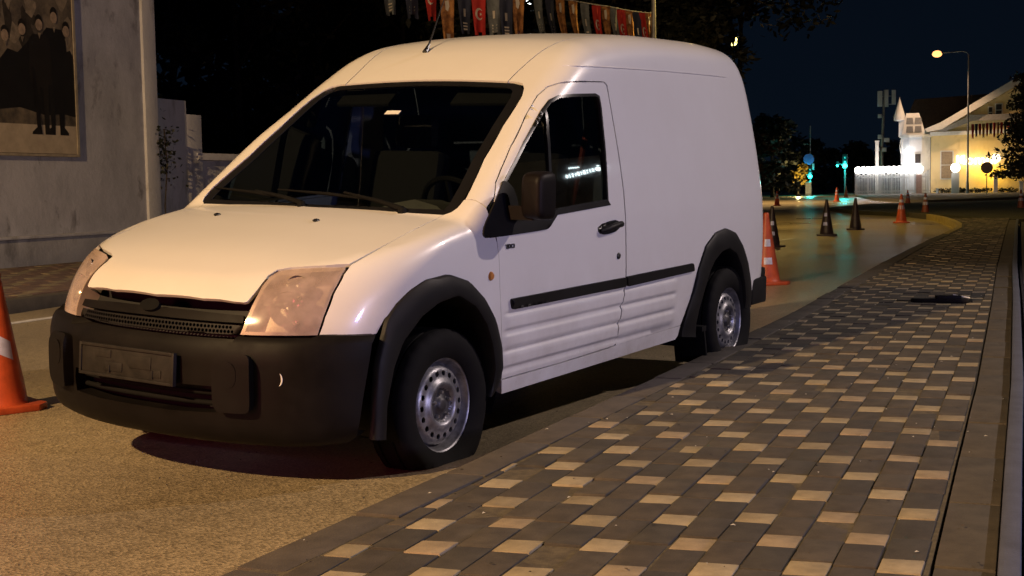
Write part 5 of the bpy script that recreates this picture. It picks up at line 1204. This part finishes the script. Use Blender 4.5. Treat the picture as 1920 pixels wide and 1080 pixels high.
# floodlight glimpsed between the pennants, lantern in the tree
def small_light(px, py, dd, r, col, strength, name, label, cat):
    root = empty(name, at(px, py, dd), 0, label, cat)
    mb = MB(); mb.sphere((0, 0, 0), r, 14, 8); mb.build('lamp_glass', emis(name + '_glow', col, strength), root)
    mb = MB(); mb.tube([(0, 0, -at(px, py, dd)[2]), (0, 0, -r*.9)], .05, 8); mb.lathe([(r*1.3, r*.8), (r*.9, r*1.2), (.001, r*1.3)], 14); mb.build('lamp_post', M['steel_dark'], root)
small_light(993, 4, 52, .13, (.85, .92, 1.0), 14, 'floodlight', 'white floodlight glimpsed between the shaded pennants', 'floodlight')
small_light(1374, 77, 60, .22, (1.0, .86, .25), 5, 'garden_lantern', 'yellow lantern showing through the dark tree right of the roof', 'lantern')

# ---------------------------------------------------------------- far end of the street
FD = 96.; KX = FD/FPX
FO = at(1745, 367, FD); FO[2] = 0.0
_d = FO - CAM; _d[2] = 0; FWD = _d/np.linalg.norm(_d); RIGHTV = np.array([FWD[1], -FWD[0], 0])
FANG = math.atan2(RIGHTV[1], RIGHTV[0])
def fx_(px): return (px - 1745)*KX*.954
def fz_(py, px=1745): return (367 - (px - 1745)*.017 - py)*KX
mb = MB(); fp = [(1420, 367), (1590, 366), (1640, 377), (1740, 380), (1990, 374)]
edge = [gp(1592, 366.5), gp(1615, 371), gp(1640, 376), gp(1690, 379), (gp(1740, 380.5)), gp(1830, 377), gp(1960, 372)]
ex = [tuple(p[:2]) for p in edge]; far = [tuple((FO + RIGHTV*a + FWD*b)[:2]) for a, b in ((18, 4), (18, 40), (-14, 40))]
mb.prism(ex + far, -.05, .14); tag(mb.build('far_pavement', M['kerb'], bevel=0), kind='structure')
M['house_white'] = plaster('white_house_render', (.72, .73, .76), (.62, .63, .66), (.55, .56, .60)); M['house_yellow'] = plaster('yellow_house_render', (.74, .58, .30), (.68, .53, .27), (.60, .46, .24))
M['roof_dark'] = pm('dark_roof_tiles', (.035, .022, .018), .85, var=.4, vscale=6, bump=.8, bscale=12, bdist=.05); M['win_dark'] = pm('dark_window', (.02, .02, .025), .15, var=.2); M['trim_white'] = pm('white_trim', (.70, .68, .64), .7, var=.12)
M['shutter'] = pm('brown_blind', (.30, .22, .14), .8, var=.25)
tow = empty('white_tower_house', FO, FANG, 'white floodlit tower house with a steep trapezoid roof and pointed cap', 'house')
def fbox(mb, x0, x1, y0, y1, d0, d1): return mb.box(((fx_(x0) + fx_(x1))/2, (d0 + d1)/2, (fz_(y0) + fz_(y1))/2), (abs(x1 - x0)*KX, abs(d1 - d0), abs(y1 - y0)*KX))
mb = MB(); n8 = 8; R8 = fx_(1745) - fx_(1716)
mb.prism([(fx_(1716) + R8*1.05*math.cos(math.pi/8 + k*math.pi/4), 1.3 + R8*1.05*math.sin(math.pi/8 + k*math.pi/4)) for k in range(8)], 0, fz_(258)); mb.build('wall', M['house_white'], tow)
mb = MB(); mb.prism([(fx_(1716) + R8*1.17*math.cos(math.pi/8 + k*math.pi/4), 1.3 + R8*1.17*math.sin(math.pi/8 + k*math.pi/4)) for k in range(8)], fz_(257.7), fz_(252)); mb.build('cornice', M['trim_white'], tow, bevel=.03)
mb = MB(); a0_, a1_ = fz_(251.8), fz_(212); q0 = [(fx_(1690), .3), (fx_(1735), .3), (fx_(1735), 2.3), (fx_(1690), 2.3)]; q1 = [(fx_(1698), .8), (fx_(1722), .8), (fx_(1722), 1.9), (fx_(1698), 1.9)]
mb.add([(x, y, a0_) for x, y in q0] + [(x, y, a1_) for x, y in q1], [(0, 1, 2, 3), (4, 5, 6, 7), (0, 1, 5, 4), (1, 2, 6, 5), (2, 3, 7, 6), (3, 0, 4, 7)]); rf = mb.build('roof', M['house_white'], tow)
sl = lambda x, z: (x, .3 + .5*(z - a0_)/(a1_ - a0_) - .03, z)
for r_, (ya, yb) in enumerate(((221, 233), (237, 249))):
    for c_ in range(2):
        za, zb = fz_(yb), fz_(ya); xa = fx_(1697.5 + c_*16); xb = xa + 13.5*KX; m2 = MB(); m2.add([sl(xa, za), sl(xb, za), sl(xb - .05, zb), sl(xa + .05, zb)], [(0, 1, 2, 3)]); m2.build('roof_pane', pm('grey_pane', (.20, .21, .24), .3, var=.3), rf, fix=False)
mb = MB(); mb.lathe([(.001, fz_(181)), (.10, fz_(190)), (.30, fz_(208)), (.42, fz_(219)), (.40, fz_(225)), (.001, fz_(227))], 18, 'z', (fx_(1685), .9, 0)); mb.build('pointed_cap', M['house_white'], tow, angle=60)
mb = MB(); fbox(mb, 1684, 1698, 225, 256, .7, 1.1); mb.build('cap_stem', M['house_white'], tow)
for (x0, x1, y0, y1) in ((1714, 1727, 288, 308),):
    m2 = MB(); fbox(m2, x0, x1, y0, y1, .12, .20); w = m2.build('window', M['trim_white'], tow); m2 = MB(); fbox(m2, x0 + 1.5, x1 - 1.5, y0 + 1.5, y1 - 1.5, .08, .118); m2.build('pane', M['win_dark'], w)
m2 = MB(); m2.sphere((fx_(1699), .0, fz_(283)), .13, 12, 8); m2.build('wall_lamp', emis('wall_lamp_glow', (1, .97, .92), 25), tow)
for px in (1688, 1692): m2 = MB(); m2.tube([(fx_(px), .1, fz_(262)), (fx_(px) - .06, .05, fz_(275)), (fx_(px), .1, fz_(288))], .03, 6); m2.build('bracket', M['trim_white'], tow)
yh = empty('yellow_house', FO, FANG, 'pale yellow gabled house with a glowing shop sign', 'house')
GX = [(1745, 367), (1745, 248), (1765, 240), (1912, 160), (2040, 235), (2040, 367)]
def fpoly(mb, pts, d0, d1):
    P0 = [(fx_(x), d0, fz_(y)) for x, y in pts]; P1 = [(fx_(x), d1, fz_(y)) for x, y in pts]; n = len(pts)
    return mb.add(P0 + P1, [tuple(range(n)), tuple(range(n, 2*n))[::-1]] + [(i, (i+1) % n, n + (i+1) % n, n + i) for i in range(n)])
mb = MB(); fpoly(mb, GX, 0.8, 1.2); mb.build('wall', M['house_yellow'], yh)
mb = MB(); fpoly(mb, [(1737, 249), (1733, 243), (1762, 232), (1912, 148), (2050, 228), (2050, 238), (1912, 162), (1765, 244)], .05, 6.5); mb.build('roof_edge', M['trim_white'], yh)
mb = MB(); fpoly(mb, [(1700, 205), (1712, 178), (1900, 170), (1905, 150), (1770, 232), (1740, 246)], 6.6, 14); mb.build('roof', M['roof_dark'], yh)
mb = MB(); fpoly(mb, [(1757, 247), (1818, 219), (1960, 219), (1960, 230), (1822, 230), (1770, 249)], .45, .78); mb.build('eave_soffit', pm('grey_soffit', (.30, .28, .26), .8, var=.2), yh)
mb = MB(); fpoly(mb, [(1743, 256), (1743, 249), (1960, 246), (1960, 253)], .55, .79); mb.build('band_course', M['trim_white'], yh)
for (x0, x1, y0, y1, dk_) in ((1763, 1787, 284, 338, 'shutter'), (1850, 1860, 204, 227, 'win_dark'), (1863, 1877, 199, 224, 'win_dark'), (1886, 1897, 312, 336, 'win_dark')):
    m2 = MB(); fbox(m2, x0, x1, y0, y1, .70, .79); w = m2.build('window', M['trim_white'], yh, bevel=0)
    m2 = MB(); fbox(m2, x0 + 2, x1 - 2, y0 + 2, (y0 + y1)/2 - .7, .66, .698); m2.build('pane', M[dk_], w); m2 = MB(); fbox(m2, x0 + 2, x1 - 2, (y0 + y1)/2 + .7, y1 - 2, .66, .698); m2.build('pane', M[dk_], w)
sg = empty('shop_sign', FO, FANG, 'glowing white letter sign on the wall of the yellow house', 'sign')
gm = emis('sign_glow', (1.0, .93, .76), 4.5)
lt_ = text_mesh('Komur', .92, gm, .05, 'sign_letters', .012); o = link('letter', lt_, sg); o.location = (fx_(1832), .62, fz_(303)); o.rotation_euler = (math.pi/2, 0, 0); o.scale = (1.12, 1, 1)
mb = MB(); mb.lathe([(.001, -.06), (.26, -.05), (.30, 0), (.26, .05), (.001, .06)], 20, 'y', (fx_(1866), .62, fz_(300))); mb.build('sign_disc', gm, sg)
mb = MB(); fbox(mb, 1801, 1808, 295, 309, .58, .68); mb.build('sign_box', gm, sg)
point_light('sign_light', (fx_(1832), .15, fz_(312)), (1.0, .64, .07), 95, .25, sg); point_light('sign_light', (fx_(1858), .0, fz_(330)), (1.0, .60, .05), 75, .3, sg)
point_light('facade_light', (fx_(1800), -2.4, fz_(300)), (1.0, .74, .45), 30, .3, sg)
# fence with globe lamps
fe = empty('picket_fence', FO, FANG, 'white picket fence below a row of glowing globe lamps', 'fence')
y_f = -.9
for k in range(46):
    px = 1605 + k*2.96; m2 = MB(); h_ = fz_(325 + (k % 4)*.4); m2.box((fx_(px), y_f, h_/2 + .07), (.075, .04, h_ - .14)); m2.build('picket', M['trim_white'], fe)
for z_ in (.35, 1.35): m2 = MB(); m2.box((fx_(1672), y_f + .05, z_), (136*KX, .04, .08)); m2.build('rail', M['trim_white'], fe)
for k in range(7):
    px = 1604 + k*22.6; m2 = MB(); m2.box((fx_(px), y_f - .02, .92), (.16, .16, 1.84)); m2.build('post', M['trim_white'], fe)
mb = MB(); fbox(mb, 1718, 1728, 328, 366, y_f - .12, y_f - .04); mb.build('gate', pm('pink_gate', (.55, .33, .25), .7, var=.2), fe)
gl_m = emis('globe_glow', (1.0, .97, .93), 12)
for k in range(13):
    px = 1608 + k*9.7; g_ = empty('globe_lamp', FO + RIGHTV*fx_(px) + FWD*(y_f - .02), FANG, 'glowing globe lamp on the white fence, %s from the left' % ordn[k], 'lamp', 'globe lamps along the fence')
    z_ = fz_(318); m2 = MB(); m2.sphere((0, 0, z_), .25, 16, 10); m2.build('globe', gl_m, g_); m2 = MB(); m2.tube([(0, 0, fz_(327)), (0, 0, z_ - .23)], .04, 8); m2.build('stem', M['trim_white'], g_)
for px, w in ((1620, 12), (1655, 12), (1690, 12), (1716, 12)): point_light('fence_light', FO + RIGHTV*fx_(px) + FWD*(y_f - .9) + np.array((0, 0, fz_(312))), (.70, .74, 1.0), w, .3, None).parent = None
g_ = empty('globe_pillar', FO + RIGHTV*fx_(1790) - FWD*1.5, FANG, 'globe lamp on a square white pillar before the yellow house', 'lamp')
m2 = MB(); m2.box((0, 0, fz_(326)/2), (.52, .5, fz_(326))); m2.build('pillar', M['house_white'], g_, bevel=.02); m2 = MB(); m2.sphere((0, 0, fz_(317)), .31, 18, 10); m2.build('globe', gl_m, g_); point_light('pillar_light', (-.6, -.5, fz_(312)), (1, .95, .88), 30, .25, g_)
def simple(name, label, cat, mats, build, loc=FO, ang=FANG, group=None):
    r_ = empty(name, loc, ang, label, cat, group); build(r_); return r_
# round sign on a slim post
r_ = empty('road_sign', gxy(1850, 84), FANG, 'grey back of a round road sign on a slim post', 'road sign'); k8 = 84/FPX
m2 = MB(); m2.lathe([(.001, -.02), (.36, -.02), (.37, 0), (.36, .02), (.001, .02)], 28, 'y', (0, 0, (365 - 311)*k8)); m2.build('plate', pm('sign_back', (.40, .34, .34), .5, var=.2), r_); m2 = MB(); m2.tube([(0, .05, 0), (0, .05, (365 - 305)*k8)], .03, 8); m2.build('post', M['pole'], r_)
for px, y0, lab in ((1864, 331, 'white gate pier right of the round sign'), (1910, 342, 'white gate pier near the right edge behind the pine'), (1757, 355, 'short white post beside the tower house')):
    r_ = empty('gate_pier', FO + RIGHTV*fx_(px) - FWD*.8, FANG, lab, 'pier', 'white piers along the front of the houses'); h_ = fz_(y0, px)
    m2 = MB(); m2.box((0, 0, h_/2), (.26 if px > 1800 else .16, .26, h_)); m2.build('shaft', M['house_white'], r_); m2 = MB(); m2.box((0, 0, h_ + .03), (.34 if px > 1800 else .2, .34, .055)); m2.build('cap', M['trim_white'], r_, bevel=.01)
for px, w_, lab in ((1772, 1.1, 'low dark hedge before the tall blind window'), (1806, .8, 'low dark hedge right of the globe pillar'), (1838, 1.0, 'low dark hedge under the shop sign'), (1884, 1.2, 'low dark hedge near the pine trunk')):
    r_ = empty('low_hedge', FO + RIGHTV*fx_(px) - FWD*.3, FANG, lab, 'hedge', 'low hedges along the yellow house'); rg = random.Random(px)
    link('foliage', crown_mesh(240, [((x, 0, .28), .30) for x in np.linspace(-w_/2, w_/2, 5)], .10, rg, 'foliage', M['leaf_dark']), r_)
# small pennants across the yellow house
for k in range(18):
    px = 1819 + k*6.3; py = 228 + abs(k - 9)*.25
    pt_ = FO + RIGHTV*fx_(px) - FWD*4 ; pt_[2] = (362 - py)*(92/FPX)
    kd = ('red', 'navy', 'red', 'gold')[k % 4]
    pennant(pt_, .20, 1.0 - .1*(k % 3), kd, 'small %s pennant across the yellow house, %s from the tall lamp pole' % ({'red': 'red', 'navy': 'navy', 'gold': 'brown'}[kd], (ordn + ['seventeenth', 'eighteenth'])[k]), 'small pennants strung across the yellow house', 90 + k, marks=False)
# telecom mast
r_ = empty('telecom_mast', at(1655, 365, 108)*np.array((1, 1, 0)), FANG, 'slim telecom mast with tall panel antennas beside the tower house', 'mast'); kk_ = 108/FPX
zz = lambda y: (362 - y)*kk_; xx = lambda x: (x - 1657)*kk_
m2 = MB(); m2.tube([(0, 0, 0), (xx(1655), 0, zz(280)), (xx(1660), 0, zz(168))], [.16, .13, .09], 10); m2.build('mast_pole', M['pole'], r_)
pa = pm('antenna_grey', (.45, .47, .55), .6, var=.15)
for x0, x1, y0, y1 in ((1647, 1656, 170, 199), (1672.5, 1680, 169, 196), (1660, 1667, 168, 200)):
    m2 = MB(); m2.box(((xx(x0) + xx(x1))/2, -.2, (zz(y0) + zz(y1))/2), ((x1 - x0)*kk_, .16, (y1 - y0)*kk_)); m2.build('panel_antenna', pa, r_, bevel=.03)
for x0, x1, y0, y1 in ((1648, 1655, 213, 220), (1648, 1656, 251, 259), (1659, 1669, 257, 265), (1645, 1652, 275, 281), (1656, 1664, 275, 283)):
    m2 = MB(); m2.box(((xx(x0) + xx(x1))/2, -.22, (zz(y0) + zz(y1))/2), ((x1 - x0)*kk_, .2, (y1 - y0)*kk_)); m2.build('radio_box', pa, r_, bevel=.02)
for y_ in (180, 195): m2 = MB(); m2.tube([(xx(1650), -.1, zz(y_)), (xx(1677), -.1, zz(y_))], .04, 6); m2.build('cross_arm', M['pole'], r_)
r_ = empty('chimney_post', FO + RIGHTV*fx_(1642) + FWD*1, FANG, 'pale square post rising behind the globe lamps', 'post'); m2 = MB(); m2.box((0, 0, fz_(264)/2), (.24, .24, fz_(264))); m2.build('shaft', M['trim_white'], r_); m2 = MB(); m2.box((0, 0, fz_(264) + .04), (.3, .3, .08)); m2.build('cap', M['trim_white'], r_)
# traffic lights
tq_ = emis('green_light', (.018, 1.0, .80), 22); 
def signal(px, py, dd, label, mast=None, ybase=368):
    k_ = dd/FPX; b = at(px, ybase, dd); b[2] = 0; r_ = empty('traffic_light', b, FANG, label, 'traffic light', 'green traffic lights'); z_ = (ybase - py)*k_
    m2 = MB(); m2.tube([(0, .1, 0), (0, .1, mast or z_ + .5)], .055, 8); m2.build('post', M['pole'], r_)
    m2 = MB(); m2.box((0, 0, z_ + .30), (.34, .18, 1.0)); hd = m2.build('signal_head', M['plastic'], r_, bevel=.03)
    for i in range(3):
        m2 = MB(); m2.lathe([(.001, -.165), (.10, -.15), (.15, -.12), (.155, -.09)], 18, 'y', (0, 0, z_ + i*.32)); m2.build('lens', tq_ if i == 0 else M['black_trim'], hd)
        m2 = MB(); m2.tube([(-.14, -.15, z_ + i*.32 + .02), (-.10, -.2, z_ + i*.32 + .12), (.10, -.2, z_ + i*.32 + .12), (.14, -.15, z_ + i*.32 + .02)], .012, 5); m2.build('visor', M['plastic'], hd)
    m2 = MB(); m2.box((-.50, .05, z_ + .1), (.16, .12, .40)); h2 = m2.build('repeater_head', M['plastic'], r_, bevel=.02); m2 = MB(); m2.lathe([(.001, -.075), (.06, -.07), (.065, -.05)], 14, 'y', (-.50, .05, z_)); m2.build('lens', tq_, h2)
    m2 = MB(); m2.tube([(0, .1, z_ + .1), (-.5, .08, z_ + .1)], .025, 6); m2.build('bracket', M['pole'], r_)
    point_light('signal_glow', (0, -.5, z_), (.03, .95, .85), 190, .2, r_)
    return r_, k_
signal(1584, 308, 90, 'right green traffic light standing clear near the white fence')
s2, k_ = signal(1519, 332, 108, 'left green traffic light on the tall mast with a violet sign', mast=(366 - 236)*108/FPX)
m2 = MB(); m2.lathe([(.001, -.02), (.42, -.02), (.44, 0), (.42, .02), (.001, .02)], 24, 'y', (-.10, -.1, (366 - 298)*k_)); m2.build('round_sign', pm('violet_sign', (.16, .14, .42), .5, var=.2), s2)
m2 = MB(); m2.box((.25, -.05, (366 - 312)*k_), (.18, .1, .5)); m2.build('side_head', M['pole'], s2); m2 = MB(); m2.box((-.35, 0, (366 - 270)*k_), (.4, .06, .06)); m2.build('camera_arm', M['pole'], s2)
r_ = empty('control_cabinet', at(1516, 366, 107)*np.array((1, 1, 0)), FANG, 'grey control cabinet at the foot of the signal mast', 'cabinet'); m2 = MB(); m2.box((0, 0, .55), (.5, .35, 1.1)); m2.build('case', M['pole'], r_, bevel=.02); m2 = MB(); m2.box((0, -.18, .6), (.42, .02, .85)); m2.build('door', M['trim_white'], r_)
# added fill lamp out of view, lights the van's side at a low angle
r_ = empty('added_side_fill', (1.5, 27, 0), -math.pi/2, 'added fill light on a short post across the verge', 'floodlight')
mb = MB(); mb.tube([(0, 0, 0), (0, 0, 3.2)], .05, 8); mb.build('post', M['pole'], r_); mb = MB(); mb.box((0, 0, 3.4), (.16, .5, .34)); mb.build('lamp_housing', M['plastic'], r_, bevel=.03)
mb = MB(); mb.box((.09, 0, 3.4), (.02, .42, .26)); mb.build('lamp_glass', emis('fill_glow', (1, .86, .84), 4), r_)
point_light('fill_lamp', (.30, 0, 3.4), (1.0, .84, .84), 4300, .3, r_, (1, 0, -.09), 50, .7)
# shop across the street behind the verge: its lettering shows in the door glass
sb_ = empty('corner_shop', (-53.6, 31.2, 0), math.atan2(-.82, -.57), 'dark corner shop with a white lit letter row over its front', 'shop')
sx = Vector((-.62, -.78, 0)).normalized(); sf = Vector((.78, -.62, 0))
SBI = sb_.matrix_basis
sb_.rotation_euler = (0, 0, math.atan2(sx.y, sx.x))
m2 = MB(); m2.box((.9, -2.55 if True else 0, 4.2), (9, 4.6, 8.4)); wal = m2.build('wall', M['plinth'], sb_)
sg_ = emis('shop_letters', (.80, .97, 1.0), 16)
xs_ = 0.0
for k, (w_, h_) in enumerate(((.14, .26), (.05, .36), (.10, .34), (.05, .30), (.16, .32), (.05, .3), (.14, .34), (.05, .36), (.05, .34), (.12, .28))):
    m2 = MB(); m2.box((.1 + k*.155, .06 if False else -.20 + .02, 6.78 + k*.033), (w_*.8, .05, h_)); m2.build('letter_bar', sg_, sb_)
m2 = MB(); m2.sphere((1.78, -.18, 7.12), .17, 14, 8); m2.sphere((1.80, -.18, 7.40), .06, 10, 6); m2.build('fruit_logo', sg_, sb_)
m2 = MB(); m2.box((.55, -.18, 7.45), (.55, .05, .09)); m2.build('light_strip', sg_, sb_)
